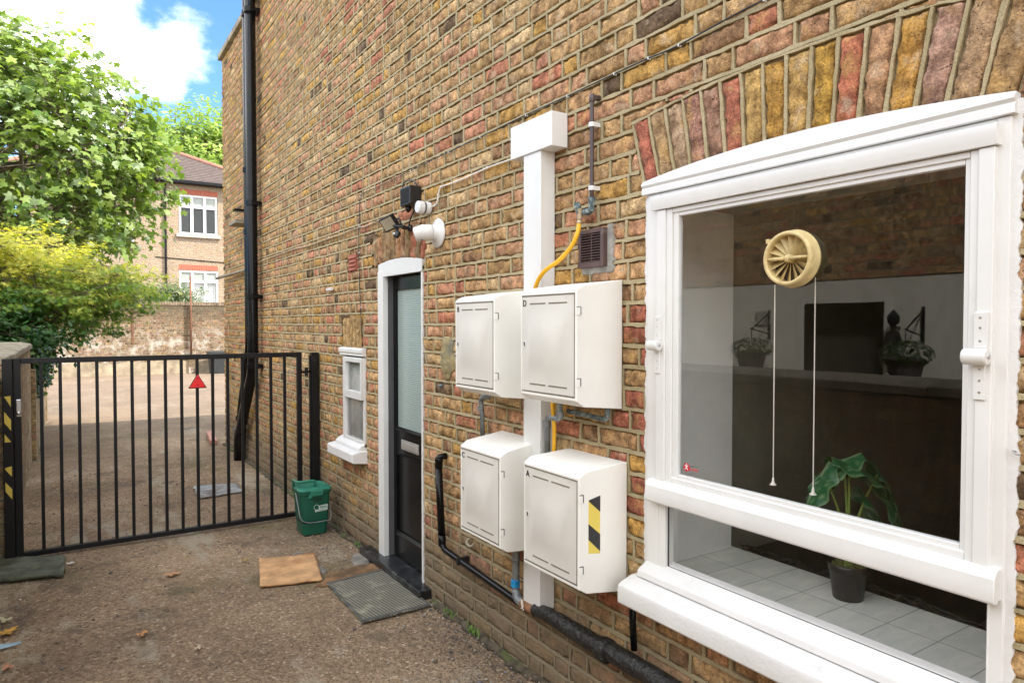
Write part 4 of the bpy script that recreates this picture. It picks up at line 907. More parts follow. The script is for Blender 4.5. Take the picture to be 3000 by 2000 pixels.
zz = np.linspace(onX(1300, 1110, WX).z, onX(1300, 985, WX).z, 26); y_a, y_b = onX(1333, 1050, WX).y, onX(1288, 1050, WX).y
e1 = (fbm(np.c_[zz*22, zz*0, zz*0], 3)-.5)*.09; e2 = (fbm(np.c_[zz*22, zz*0+9, zz*0], 5)-.5)*.09; mid_ = (y_a+y_b)/2; k_ = np.sin(np.linspace(.12, 3.02, 26))**.5
b = MB(); b.loft([[(WX+.004, mid_-(mid_-y_a+e1[i])*k_[i], zz[i]), (WX-.006, mid_-(mid_-y_a+e1[i])*k_[i]*.8, zz[i]), (WX-.006, mid_+(y_b-mid_+e2[i])*k_[i]*.8, zz[i]), (WX+.004, mid_+(y_b-mid_+e2[i])*k_[i], zz[i])] for i in range(26)])
b.build('mortar_repair', mat('repair_mortar', (.33, .27, .13), .95, var=.3, vs=16, bump=1., bs=50, bd=.008, dirt=(.20, .19, .14), dirt_s=7, dirt_a=(.45, .6)), BLD, smooth=True)
ys_ = np.linspace(.8, 9.8, 420); q_ = np.c_[ys_*9, ys_*0, ys_*0]; w_ = .018+.055*np.clip(fbm(q_, 3)-.25, 0, 1)+.02*fbm(q_*4, 6); h_ = .004+.030*np.clip(fbm(q_*1.3, 8)-.3, 0, 1)
ys2 = [(y, w, h) for y, w, h in zip(ys_, w_, h_) if not 3.57 < y < 4.57]
for sel in ([t_ for t_ in ys2 if t_[0] < 4], [t_ for t_ in ys2 if t_[0] > 4]):
    b = MB(); b.loft([[(WX+.01, y, -.01), (WX+.01, y, h), (WX-.004, y, h*.95), (WX-w*.45, y, h*.45), (WX-w, y, -.008)] for y, w, h in sel])
    o = b.build('wall_foot_dirt', mat('packed_dirt', (.095, .075, .048), .95, var=.5, vs=16, bump=1., bs=70, bd=.01, dirt=(.10, .12, .035), dirt_s=5, dirt_a=(.5, .62)), smooth=True); tag(o, kind='structure')
# ---- cables
def cable(name, pts, X, r, mtl, label, clips=0, cm=None):
    th = thing(name, P(*pts[0], X), label, 'cable'); pp = smoothpath([P(x, y, X) for x, y in pts], 5)
    b = MB(); b.tube(pp, r, 8); b.build('cable', mtl, th, smooth=True)
    if clips:
        for i in range(clips, len(pp)-1, clips):
            b = MB(); b.box(X-r-.001, WX, pp[i].y-.0022, pp[i].y+.0022, pp[i].z-r-.002, pp[i].z+r+.002); b.build('cable_clip', cm or M['upvc'], th)
    return th
cable('black_cable', [(2600, -150), (2239, 0), (1989, 133), (1900, 171), (1800, 217), (1662, 282), (1541, 337), (1407, 402), (1314, 446), (1204, 500), (1100, 550), (1057, 569), (1055, 577), (1052, 660), (1051, 740), (1056, 900), (1062, 1015)], 1.761, .0029, M['black_plastic'], 'black cable clipped across the upper wall then dropping beside the small window', 5)
cable('white_cable', [(1499, 467), (1460, 480), (1418, 496), (1371, 518), (1320, 538), (1296, 546), (1289, 551), (1285, 567), (1281, 592), (1274, 601), (1264, 606)], 1.760, .0042, M['cable_white'], 'white cable running from the pipe casing down to the round junction box', 9)
cable('painted_cable', [(1124, 641), (1107, 647), (1073, 663), (1044, 668), (1000, 687), (957, 701), (905, 720), (862, 730), (797, 753), (751, 772)], 1.760, .0048, M['cable_old'], 'dull painted-over cable sagging along the bricks left of the floodlight')

# ---- camera, floodlight, boxes
Yc = 3.475; Zc = 2.115
th = thing('security_camera', (WX, Yc, Zc), 'white turret security camera on a round base above the door', 'camera')
b = MB(); b.lathe((WX-.001, Yc, Zc), (-1, 0, 0), [(.076, 0), (.082, .003), (.083, .008), (.078, .013), (.056, .022), (.046, .034), (.043, .06)], 40); b.build('base', M['upvc'], th, smooth=True)
b = MB(); a0 = Vector((WX-.055, Yc, Zc)); ax = Vector((-1, .25, -.05)).normalized(); b.lathe(a0, ax, [(.044, -.01), (.046, .0), (.045, .05), (.042, .056)], 32); b.build('body', M['upvc'], th, smooth=True)
b = MB(); b.lathe(a0+ax*.045, (-.85, .55, -.30), [(.043, -.006), (.0425, .01), (.041, .04), (.036, .045), (.034, .045), (.033, .03)], 32, cap=False); b.lathe(a0+ax*.045, (-.85, .55, -.30), [(.033, .028), (.012, .03)], 24); b.build('eyeball', M['upvc'], th, smooth=True)
b = MB(); b.lathe(a0+ax*.045, (-.85, .55, -.30), [(.016, .0305), (.012, .034), (.004, .035)], 20); b.build('lens', M['black_gloss'], th, smooth=True)
b = MB(); b.lathe(a0+ax*.05+Vector((0, -.01, -.044)), (0, -.2, -1), [(.009, -.004), (.007, .002)], 12); b.build('cover_screw', M['grey_trim'], th)
fp = P(1141, 653, 1.655)
th = thing('floodlight', (WX, fp.y, fp.z), 'small black floodlight with a motion sensor above the door', 'floodlight')
rot = Matrix.Rotation(R(28), 3, 'Z') @ Matrix.Rotation(R(-32), 3, 'Y') @ Matrix.Rotation(R(-16), 3, 'X')
b = MB(); b.obox(fp, .028, .115, .088, rot); hd = b.build('head', M['black_plastic'], th, bevel=.004)
b = MB(); b.obox(fp+rot @ Vector((-.0145, 0, 0)), .002, .096, .070, rot); b.build('lens', mat('lamp_glass', (.42, .37, .27), .2, var=.1), hd)
b = MB(); sp_ = P(1163, 688, 1.655); b.tube([fp+rot @ Vector((0, -.03, -.045)), sp_+Vector((0, 0, .012))], .012, 10); b.build('sensor_neck', M['black_plastic'], th)
b = MB(); b.lathe(sp_, (-.5, .1, -.8), [(.014, -.022), (.018, -.018), (.018, .012), (.015, .018)], 18); b.build('sensor', M['black_plastic'], th, smooth=True)
b = MB(); b.obox(sp_+Vector((-.014, .006, .002)), .012, .024, .024, Matrix.Rotation(R(-30), 3, 'Y')); b.build('sensor_window', M['upvc'], th, bevel=.004)
b = MB(); br = P(1200, 668, 1.76); b.tube(smoothpath([fp+Vector((.014, -.03, 0)), P(1170, 640, 1.68), P(1178, 668, 1.70), br], 4), .006, 8); b.tube(smoothpath([fp+Vector((.014, -.03, -.02)), P(1176, 664, 1.69), br], 4), .008, 8); b.lathe(br+Vector((.01, 0, 0)), (-1, 0, 0), [(.022, 0), (.022, .015), (.012, .02), (.012, .05)], 14)
b.build('bracket', M['black_plastic'], th, smooth=True)
# black driver box and cable loop
p0 = P(1172, 553, 1.69); p1 = P(1200, 545, 1.69)
y1_, z1_ = P(1171, 555, 1.69).y, P(1171, 552, 1.69).z; y0_ = P(1199, 550, 1.69).y; z0_ = P(1185, 602, 1.69).z
th = thing('black_control_box', (WX, y0_, z0_), 'black plastic control box with a looped lead above the floodlight', 'control box')
b = MB(); b.box(1.69, WX-.001, y0_, y1_, z0_, z1_); b.build('case', M['black_plastic'], th, bevel=.008)
b = MB(); b.box(1.69-.003, 1.70, y0_+.012, y1_-.012, z0_+.012, z1_-.012); b.cyl((1.728, y0_-.002, z1_-.03), (1.728, y0_+.004, z1_-.03), .004, 10); b.cyl((1.728, y0_-.002, z0_+.03), (1.728, y0_+.004, z0_+.03), .004, 10); b.build('face', mat('matt_black', (.007, .007, .0075), .6, spec=.2), th, bevel=.003)
b = MB(); b.tube(smoothpath([P(1179, 548, 1.72), P(1183, 536, 1.73), P(1200, 528, 1.74), P(1216, 534, 1.745), P(1223, 552, 1.75), P(1222, 590, 1.75), P(1212, 620, 1.75), P(1203, 640, 1.75), P(1197, 665, 1.755)], 5), .0042, 8); b.build('lead', M['black_plastic'], th, smooth=True)
b = MB(); b.lathe(P(1196, 612, 1.73), (0, 0, -1), [(.018, -.02), (.02, 0), (.012, .012), (.007, .022)], 14); b.build('gland', M['black_plastic'], th, smooth=True)
b = MB(); c_ = P(1257, 610, 1.765)
th = thing('junction_box', (WX, c_.y, c_.z), 'round white junction box with a dark band beside the security camera', 'junction box')
b.lathe((WX-.001, c_.y, c_.z), (-1, 0, 0), [(.034, 0), (.036, .003), (.036, .03), (.034, .032)], 24); b.lathe((WX-.045, c_.y, c_.z), (-1, 0, 0), [(.036, 0), (.037, .002), (.036, .032), (.030, .037)], 24); b.build('case', M['upvc'], th, smooth=False, bevel=.002)
b = MB(); b.lathe((WX-.032, c_.y, c_.z), (-1, 0, 0), [(.034, 0), (.034, .014)], 24); b.build('band', M['grey_trim'], th)

# ---- drainpipes
def drain():
    Yp = 7.78
    th = thing('drainpipe', (1.68, Yp, 0), 'tall black drainpipe that kinks sideways near its foot, further from the gate post', 'drainpipe', None)
    X = 1.70; b = MB(); b.tube(fillet([(X, Yp+.17, 7.0), (X, Yp+.17, 1.35), (X, 8.42, .62), (X, 8.50, .0)], .12), .052, 18); b.build('pipe', M['black_gloss'], th, smooth=True)
    for z in (5.0, 3.3, 2.62, .5): b = MB(); b.lathe((X, Yp+.17 if z > 1 else 8.46, z), (0, 0, 1), [(.054, -.03), (.061, -.027), (.061, .027), (.054, .03)], 18); b.box(X, WX, (Yp+.17 if z > 1 else 8.46)-.06, (Yp+.17 if z > 1 else 8.46)+.06, z-.02, z+.02); b.build('collar', M['black_gloss'], th)
    th = thing('drainpipe', (1.68, Yp, 0), 'tall black drainpipe running straight down to a slanting foot, nearer the gate post', 'drainpipe', None)
    X = 1.68; b = MB(); b.tube(fillet([(X, Yp-.06, 7.0), (X, Yp-.06, 1.12), (X, 8.35, .42), (X, 8.50, .30), (X, 8.52, .0)], .12), .056, 18); b.build('pipe', M['black_gloss'], th, smooth=True)
    for z in (4.95, 2.9, 1.9, 1.15): b = MB(); b.lathe((X, Yp-.06, z), (0, 0, 1), [(.058, -.03), (.065, -.027), (.065, .027), (.058, .03)], 18); b.box(X, WX, Yp-.13, Yp+.01, z-.02, z+.02); b.build('collar', M['black_gloss'], th)
    b = MB(); b.lathe((1.69, 8.505, .33), (0, 0, 1), [(.062, -.05), (.07, -.045), (.07, .04), (.062, .05)], 18); b.build('foot_collar', M['grey_trim'], th)
    b = MB(); b.tube(fillet([(1.69, 6.9, 5.75), (1.69, Yp-.1, 5.0), (1.69, Yp-.06, 4.8)], .08), .03, 12); b.build('branch', M['black_gloss'], th, smooth=True)
    b = MB(); b.box(1.57, WX, 8.05, 8.16, 2.86, 2.885); b.build('spreader', M['black_gloss'], th, bevel=.004)
drain()
b = MB(); b.box(1.60, WX, 8.2, 8.55, 2.745, 2.79); tag(b.build('stone_ledge', M['stone_cope'], bevel=.01), 'short mossy stone ledge sticking out behind the drainpipes', 'ledge')
b = MB(); b.tube([(1.70, 9.9, 2.22), (1.745, 8.0, 2.235)], .02, 8); tag(b.build('ledge_pipe', M['stone_cope'], smooth=True), 'thin greenish pipe running off the far corner of the wall', 'pipe')

# ------------------------------------------------------------------ gate
def gate():
    Y = 5.70; bl = M['black']
    th = thing('metal_gate', (1.6, Y, 0), 'black metal gate of thin vertical bars closed across the yard', 'gate')
    b = MB(); b.box(-.27, 1.585, Y-.02, Y+.02, 1.333, 1.370); b.box(-.27, 1.585, Y-.02, Y+.02, .012, .047); b.box(1.585, 1.622, Y-.02, Y+.02, .012, 1.370); b.box(-.312, -.27, Y-.02, Y+.02, .012, 1.370); b.build('frame', bl, th, bevel=.003)
    proto = None
    for i in range(16):
        x = -.157+i*.1095
        if proto is None:
            bb = MB(); bb.box(-.0105, .0105, -.0105, .0105, .047, 1.333); proto = finish(bb.mesh('bar'), 'bar', bl); proto.parent = th; o = proto
        else: o = proto.copy(); COL.objects.link(o)
        o.location = (x-1.6, 0, 0)
    b = MB(); b.box(-.300, -.268, Y-.034, Y-.021, .975, 1.095); lk = b.build('lock', M['steel'], th, bevel=.006)
    b = MB(); b.lathe((-.284, Y-.034, 1.0), (0, -1, 0), [(.013, 0), (.013, .006), (.010, .012)], 16); b.build('lock_knob', M['steel'], lk, smooth=True)
    b = MB(); b.box(1.622, 1.71, Y-.012, Y+.012, 1.195, 1.215); b.lathe((1.665, Y, 1.17), (0, 0, 1), [(.014, 0), (.014, .07)], 12); b.build('hinge', bl, th)
    b = MB(); b.box(1.48, 1.585, Y-.004, Y+.004, 1.208, 1.214); b.build('hinge_strap', M['steel'], th)
    p = thing('gate_post', (-.35, Y, 0), 'thick black square gate post with yellow and black tape by the mossy wall', 'post')
    b = MB(); b.box(-.372, -.3135, Y-.045, Y+.06, 0, 1.368); b.build('post', bl, p, bevel=.004)
    # tape on the front
    def tp(z0, z1, cut, first):
        b = MB(); x0, x1 = -.362, -.326; yy = Y-.0462
        for pl in cut: b.loft([[(x0+(x1-x0)*u, yy, z) for u, z in pl], [(x0+(x1-x0)*u, yy+.001, z) for u, z in pl]])
        b.build('yellow_tape', M['yellow_tape_dirty'], p)
    tp(0, 0, [[(0, 1.118), (1, 1.122), (1, 1.05), (.75, 1.068)]], 1)
    tp(0, 0, [[(0, 1.018), (1, .960), (1, .888), (0, .944)]], 1); tp(0, 0, [[(0, .868), (1, .812), (0, .812)]], 1)
    tp(0, 0, [[(0, .640), (1, .650), (1, .578), (.6, .598), (0, .632)]], 1); tp(0, 0, [[(0, .545), (1, .495), (1, .425), (0, .482)]], 1)
    p = thing('gate_post', (1.755, Y, 0), 'black square hinge post of the gate against the brick wall', 'post')
    b = MB(); b.box(1.700, 1.762, Y-.03, Y+.03, 0, 1.365); b.build('post', bl, p, bevel=.003)
    b = MB(); b.box(1.688, 1.700, Y-.012, Y+.012, 0, 1.34); b.build('stop', bl, p)
    # red triangle reflector
    c = Vector((.828, Y-.026, 1.16)); th2 = thing('red_reflector', c, 'red triangular reflector fixed to the gate bars', 'reflector')
    tri = lambda s_: [(c.x-.066*s_, c.z-.048*s_), (c.x+.066*s_, c.z-.048*s_), (c.x, c.z+.066*s_)]
    b = MB(); b.loft([[(x, c.y+.014, z) for x, z in tri(1)], [(x, c.y, z) for x, z in tri(1)]]); b.build('backing', M['dark_gap'], th2, bevel=.004)
    b = MB(); b.loft([[(x, c.y+.001, z) for x, z in tri(.9)], [(x, c.y-.004, z) for x, z in tri(.84)]]); b.build('lens', M['red'], th2, bevel=.002)
    b = MB(); b.lathe((c.x, c.y-.003, c.z+.028), (0, -1, 0), [(.005, 0), (.004, .003)], 10); b.lathe((c.x, c.y-.003, c.z-.02), (0, -1, 0), [(.005, 0), (.004, .003)], 10); b.each('rivet', mat('dark_red', (.12, .0, .0), .5), th2)
gate()

# ------------------------------------------------------------------ food caddy
def caddy():
    cx, cy = 1.565, 5.245; g = M['green_bin']
    th = thing('food_caddy', (cx, cy, 0), 'green plastic food waste caddy standing by the gate hinge post', 'bin')
    def rr(w, d, r_, z, dx=0, dy=0, k=5):
        o = []
        for sx, sy, a0 in ((1, 1, 0), (-1, 1, 90), (-1, -1, 180), (1, -1, 270)):
            for j in range(k+1):
                a = R(a0+90*j/k); o.append((cx+dx+sx*(w/2-r_)+r_*math.cos(a), cy+dy+sy*(d/2-r_)+r_*math.sin(a), z))
        return o
    b = MB(); b.loft([rr(.178, .19, .03, .0), rr(.186, .20, .035, .006), rr(.198, .21, .035, .088), rr(.190, .20, .035, .092), rr(.190, .20, .035, .104), rr(.204, .216, .035, .108), rr(.232, .236, .04, .31), rr(.245, .248, .04, .312), rr(.248, .25, .04, .335), rr(.238, .24, .04, .336)]); b.build('body', g, th, smooth=False, bevel=.002)
    b = MB(); b.loft([rr(.200, .212, .035, .094), rr(.202, .214, .035, .100)]); b.build('dark_band', M['black_plastic'], th)
    b = MB(); b.loft([rr(.256, .26, .045, .337), rr(.258, .262, .045, .348), rr(.235, .24, .06, .362), rr(.18, .18, .06, .372), rr(.16, .16, .06, .366)]); ld = b.build('lid', M['green_lid'], th, bevel=.003)
    b = MB(); x0, x1 = cx-.118, cx+.0; yy = cy-.02
    b.tube(fillet([(cx-.122, cy+.05, .345), (cx-.128, cy+.05, .405), (cx-.128, cy-.09, .412), (cx-.0, cy-.09, .412), (cx+.0, cy-.09, .37)], .02), .011, 10)
    b.build('lid_handle', M['green_lid'], ld, smooth=True)
    b = MB(); b.box(cx-.05, cx+.05, cy-.137, cy-.118, .300, .345); b.box(cx-.06, cx-.03, cy-.132, cy-.118, .285, .315); b.build('latch', M['green_lid'], th, bevel=.008)
    b = MB(); b.tube(smoothpath([(cx-.13, cy-.03, .32), (cx-.128, cy-.08, .24), (cx-.115, cy-.115, .14), (cx-.06, cy-.122, .105), (cx+.06, cy-.122, .102), (cx+.112, cy-.11, .11), (cx+.125, cy-.05, .2)], 6), .0035, 8); b.build('bail_handle', M['zinc'], th, smooth=True)
    # lettering on the front (towards -y), face leans slightly
    def fy(z): return cy-(.216+(z-.108)*.099)/2-.0015
    up = Vector((0, -.05, 1)).normalized()
    textmesh('lettering', '33A', .040, M['black_plastic'], th, (cx+.01, fy(.268), .268), (1, 0, 0), up, .001, bold=.001)
    b = MB(); z0 = .165
    for (xa, xb, za, zb) in ((cx+.02, cx+.088, .196, .222), (cx-.008, cx+.088, .176, .194)):
        b.loft([[(xa, fy(za), za), (xb, fy(za), za+.006), (xb, fy(zb), zb+.006), (xa, fy(zb), zb)], [(xa, fy(za)+.001, za), (xb, fy(za)+.001, za+.006), (xb, fy(zb)+.001, zb+.006), (xa, fy(zb)+.001, zb)]])
    b.build('label', M['label'], th)
    textmesh('lettering', 'Ealing', .022, g, th, (cx+.054, fy(.210)-.001, .211), (1, 0, .06), up, .0008, bold=.0004)
    textmesh('lettering', 'www.ealing.gov.uk', .0105, g, th, (cx+.041, fy(.186)-.001, .188), (1, 0, .06), up, .0008)
    b = MB(); b.tube([(cx+.002+.019*math.cos(a*.45), fy(.21)-.0005, .212+.019*math.sin(a*.45)) for a in range(-1, 11)], .0016, 6); b.build('logo_ring', M['label'], th, smooth=True)
caddy()

# ------------------------------------------------------------------ mats and litter on the ground
def sheet(name, pts, z, th_, mtl, label, cat, nx=16, ny=12, curl=.0, seed=1, ragged=.004, group=None):
    """quad mat: corners in order, with thickness and slight relief"""
    c = [Vector((p[0], p[1], 0)) for p in pts]; V = []
    for lay in (0, 1):
        for j in range(ny+1):
            for i in range(nx+1):
                u, v = i/nx, j/ny; p = c[0]*(1-u)*(1-v)+c[1]*u*(1-v)+c[2]*u*v+c[3]*(1-u)*v
                nz = mnoise.noise(Vector((p.x*7+seed, p.y*7, 0))); e = min(u, 1-u, v, 1-v)
                if e == 0: p = p+Vector((mnoise.noise(p*30+Vector((seed, 0, 0))), mnoise.noise(p*30+Vector((0, seed, 5))), 0))*ragged
                zz = z+(th_ if lay else 0)+abs(nz)*curl+(curl*1.2 if e == 0 and nz > .1 else 0); V.append((p.x, p.y, zz if lay else min(zz, z+curl)-.001))
    n = (nx+1)*(ny+1); F = []
    I = lambda i, j, l: l*n+j*(nx+1)+i
    for j in range(ny):
        for i in range(nx): F.append((I(i, j, 1), I(i+1, j, 1), I(i+1, j+1, 1), I(i, j+1, 1))); F.append((I(i, j, 0), I(i, j+1, 0), I(i+1, j+1, 0), I(i+1, j, 0)))
    for i in range(nx): F.append((I(i, 0, 0), I(i+1, 0, 0), I(i+1, 0, 1), I(i, 0, 1))); F.append((I(i, ny, 1), I(i+1, ny, 1), I(i+1, ny, 0), I(i, ny, 0)))
    for j in range(ny): F.append((I(0, j, 1), I(0, j+1, 1), I(0, j+1, 0), I(0, j, 0))); F.append((I(nx, j, 0), I(nx, j+1, 0), I(nx, j+1, 1), I(nx, j, 1)))
    o = npmesh(name, np.array(V), np.array(F), mtl, None); tag(o, label, cat, group); return o
G = lambda px, py: onZ(px, py, 0.)
coir = mat('coir', (.62, .36, .17), .95, var=.22, vs=9, bump=1., bs=220, bd=.006, dirt=(.42, .19, .07), dirt_s=4, dirt_a=(.52, .7))
sheet('coir_doormat', [G(759, 1640), G(922, 1627), G(944, 1702), G(762, 1722)], .002, .012, coir, 'small orange-brown coir doormat lying askew on the ground', 'doormat', 24, 16, .004)
def ribbed():
    m_ = bpy.data.materials.new('ribbed_rubber'); m_.use_nodes = True; t = NT(m_.node_tree); p = t.n['Principled BSDF']; co = t.add('ShaderNodeTexCoord').outputs['Object']
    s_ = t.add('ShaderNodeSeparateXYZ'); t.link(co, s_.inputs[0])
    ax = t.math('ADD', t.math('MULTIPLY', s_.outputs[0], .98), t.math('MULTIPLY', s_.outputs[1], .12))
    wv = t.ramp(t.math('SINE', t.math('MULTIPLY', ax, 330.)), -.5, .6)
    c = t.mix(wv, (.09, .085, .065), (.25, .235, .175)); c = t.mix(t.ramp(t.noise(co, 6., 8., .7), .5, .68), c, (.36, .33, .24)); c = t.mix(t.ramp(t.noise(co, 120., 3., .7), .6, .7), c, (.36, .33, .27))
    t.link(c, p.inputs[0]); p.inputs['Roughness'].default_value = .8; t.link(t.bump(t.math('ADD', wv, t.noise(co, 150., 3.)), .8, .004), p.inputs['Normal']); return m_
rm = [G(956, 1712), G(1131, 1668), G(1262, 1776), G(1062, 1826)]
sheet('rubber_doormat', rm, .002, .007, ribbed(), 'worn grey ribbed rubber mat in front of the black doorstep', 'doormat', 24, 24, .003, ragged=.003)
cc_ = sum(rm, Vector())/4; b = MB()
for i in range(4):
    a, c = rm[i]+(cc_-rm[i])*.0, rm[(i+1) % 4]; a2 = a+(cc_-a)*.07; c2 = c+(cc_-c)*.07
    b.loft([[Vector((p.x, p.y, z)) for p in (a, c, c2, a2)] for z in (.003, .0145)])
rimo = b.build('rubber_border', mat('rubber_border', (.085, .085, .075), .6, var=.25, vs=10), bpy.data.objects['rubber_doormat'], bevel=.003)
slate = mat('mossy_slate', (.10, .11, .075), .8, var=.4, vs=10, bump=.8, bs=40, bd=.006, dirt=(.17, .19, .10), dirt_s=7)
sheet('mossy_mat', [G(-60, 1716), G(186, 1690), G(190, 1638), G(-60, 1640)], .003, .022, slate, 'dark greenish mat lying flat below the left gate post', 'mat', 18, 14, .01, ragged=.02)
iron = mat('worn_cover', (.34, .35, .34), .7, .1, var=.35, vs=8, bump=.5, bs=40, dirt=(.14, .11, .09), dirt_s=3, dirt_a=(.45, .62))
sheet('drain_cover', [G(568, 1424), G(690, 1416), G(715, 1440), G(585, 1460)], .001, .006, iron, 'pale worn drain cover set in the tarmac behind the gate', 'drain cover', 14, 10, .0, ragged=.03)
p0 = G(608, 1283); p1 = G(640, 1297); b = MB(); b.obox(((p0.x+p1.x)/2, (p0.y+p1.y)/2+.1, .03), .09, .9, .055, Matrix.Rotation(R(-6), 3, 'Z')); tag(b.build('kerb_brick', M['redbrick'], bevel=.008), 'pinkish red kerb brick lying flat by the far end of the wall', 'brick')
sand = mat('rusty_sand', (.23, .125, .055), .95, var=.4, vs=14, bump=1., bs=60, bd=.01, dirt=(.11, .07, .035), dirt_s=5, dirt_a=(.45, .62))
cem = mat('patch_cement', (.24, .215, .18), .95, var=.35, vs=7, bump=1., bs=50, bd=.01, dirt=(.16, .12, .08), dirt_s=3, dirt_a=(.45, .62))
def patch(name, px, mtl, z, seed):
    pts = [G(*p) for p in px]; c = sum(pts, Vector())/len(pts); rim = []
    n = len(pts)
    for i in range(n):
        for j in range(6):
            q = pts[i].lerp(pts[(i+1) % n], j/6); q = q+(q-c)*mnoise.noise(q*6+Vector((seed, 0, 0)))*.25+(q-c)*mnoise.noise(q*22+Vector((seed, 0, 0)))*.12; rim.append(q)
    b = MB(); b.loft([[Vector((q.x, q.y, -.01)) for q in rim], [Vector((q.x, q.y, z*.4)) for q in rim], [c+(Vector((q.x, q.y, 0))-c)*.93+Vector((0, 0, z)) for q in rim], [c+(Vector((q.x, q.y, 0))-c)*.5+Vector((0, 0, z)) for q in rim]])
    o = b.build(name, mtl, smooth=True); return tag(o, kind='structure')
patch('rusty_sand_patch', [(925, 1715), (960, 1680), (1060, 1655), (1120, 1645), (1135, 1662), (1050, 1690), (955, 1712)], sand, .004, 1)
patch('cement_patch', [(850, 1622), (880, 1615), (960, 1672), (950, 1680), (900, 1650)], cem, .003, 4)
patch('cement_patch', [(1025, 1640), (1040, 1620), (1085, 1632), (1080, 1655), (1040, 1655)], cem, .003, 9)
# fallen leaves
def dead_leaf(px, py, s_, yaw, col, label, pts=7, lift=.008):
    c = G(px, py); b = MB(); n = 20; top = []
    for i in range(n):
        a = 2*math.pi*i/n; r_ = s_*(.42+.58*abs(math.cos(a*pts/2))**1.6)*(1+.25*math.cos(a))*(.85+.3*random.random()); x = r_*math.cos(a); y = r_*.75*math.sin(a)
        z = .006+lift*abs(math.sin(a*2+yaw))*.9; ca, sa = math.cos(yaw), math.sin(yaw); top.append(Vector((c.x+x*ca-y*sa, c.y+x*sa+y*ca, z)))
    cen = Vector((c.x, c.y, .004)); bm = bmesh.new(); vt = [bm.verts.new(p) for p in top]; vb = [bm.verts.new(p-Vector((0, 0, .0012))) for p in top]; a1 = bm.verts.new(cen+Vector((0, 0, .004))); a0 = bm.verts.new(cen)
    for i in range(n):
        j = (i+1) % n; bm.faces.new((a1, vt[i], vt[j])); bm.faces.new((a0, vb[j], vb[i])); bm.faces.new((vt[i], vb[i], vb[j], vt[j]))
    me = bpy.data.meshes.new('fallen_leaf'); bm.to_mesh(me); bm.free(); o = finish(me, 'fallen_leaf', mat('dead_leaf', col, .8, var=.25, vs=30), None, smooth=False); tag(o, label, 'leaf', 'dead leaves on the tarmac')
dead_leaf(500, 1684, .058, .2, (.46, .25, .12), 'pale orange-brown dead leaf in the middle of the tarmac below the gate')
dead_leaf(18, 1856, .055, .9, (.60, .33, .06), 'yellow-orange dead leaf at the left edge of the tarmac')
dead_leaf(414, 1862, .032, .7, (.48, .24, .09), 'small curled brown leaf left of the centre of the tarmac', 3, .012)
dead_leaf(15, 1820, .045, 2.4, (.45, .42, .26), 'pale greenish-grey leaf above the yellow one', 3, .012)
dead_leaf(22, 1958, .035, 1.8, (.44, .22, .12), 'dull reddish leaf near the lower left corner', 3, .008)
dead_leaf(715, 1644, .032, .1, (.38, .26, .09), 'small yellow-brown leaf just left of the coir doormat', 3, .01)
dead_leaf(580, 1902, .022, 1.1, (.44, .36, .24), 'tiny pale leaf on the tarmac below the coir doormat', 3, .01)
dead_leaf(205, 1653, .026, .4, (.6, .6, .56), 'whitish scrap of leaf right of the dark mat', 5, .01)
dead_leaf(160, 1425, .03, .4, (.45, .3, .12), 'ochre leaf on the ground behind the left bars of the gate', 3, .01)
b = MB(); a = G(0, 1900); c = G(62, 1884); b.loft([[a+Vector((-.10, -.02, .004)), a+Vector((-.09, .03, .012)), a+Vector((-.1, .031, .014))], [a+Vector((0, -.012, .004)), a+Vector((0, .02, .012)), a+Vector((0, .021, .015))], [c+Vector((0, -.006, .004)), c+Vector((0, .008, .006)), c+Vector((0, .009, .008))]])
tag(b.build('plastic_strip', mat('blue_plastic', (.28, .42, .5), .35, var=.4, vs=20)), 'torn strip of bluish plastic at the left edge of the tarmac', 'litter')
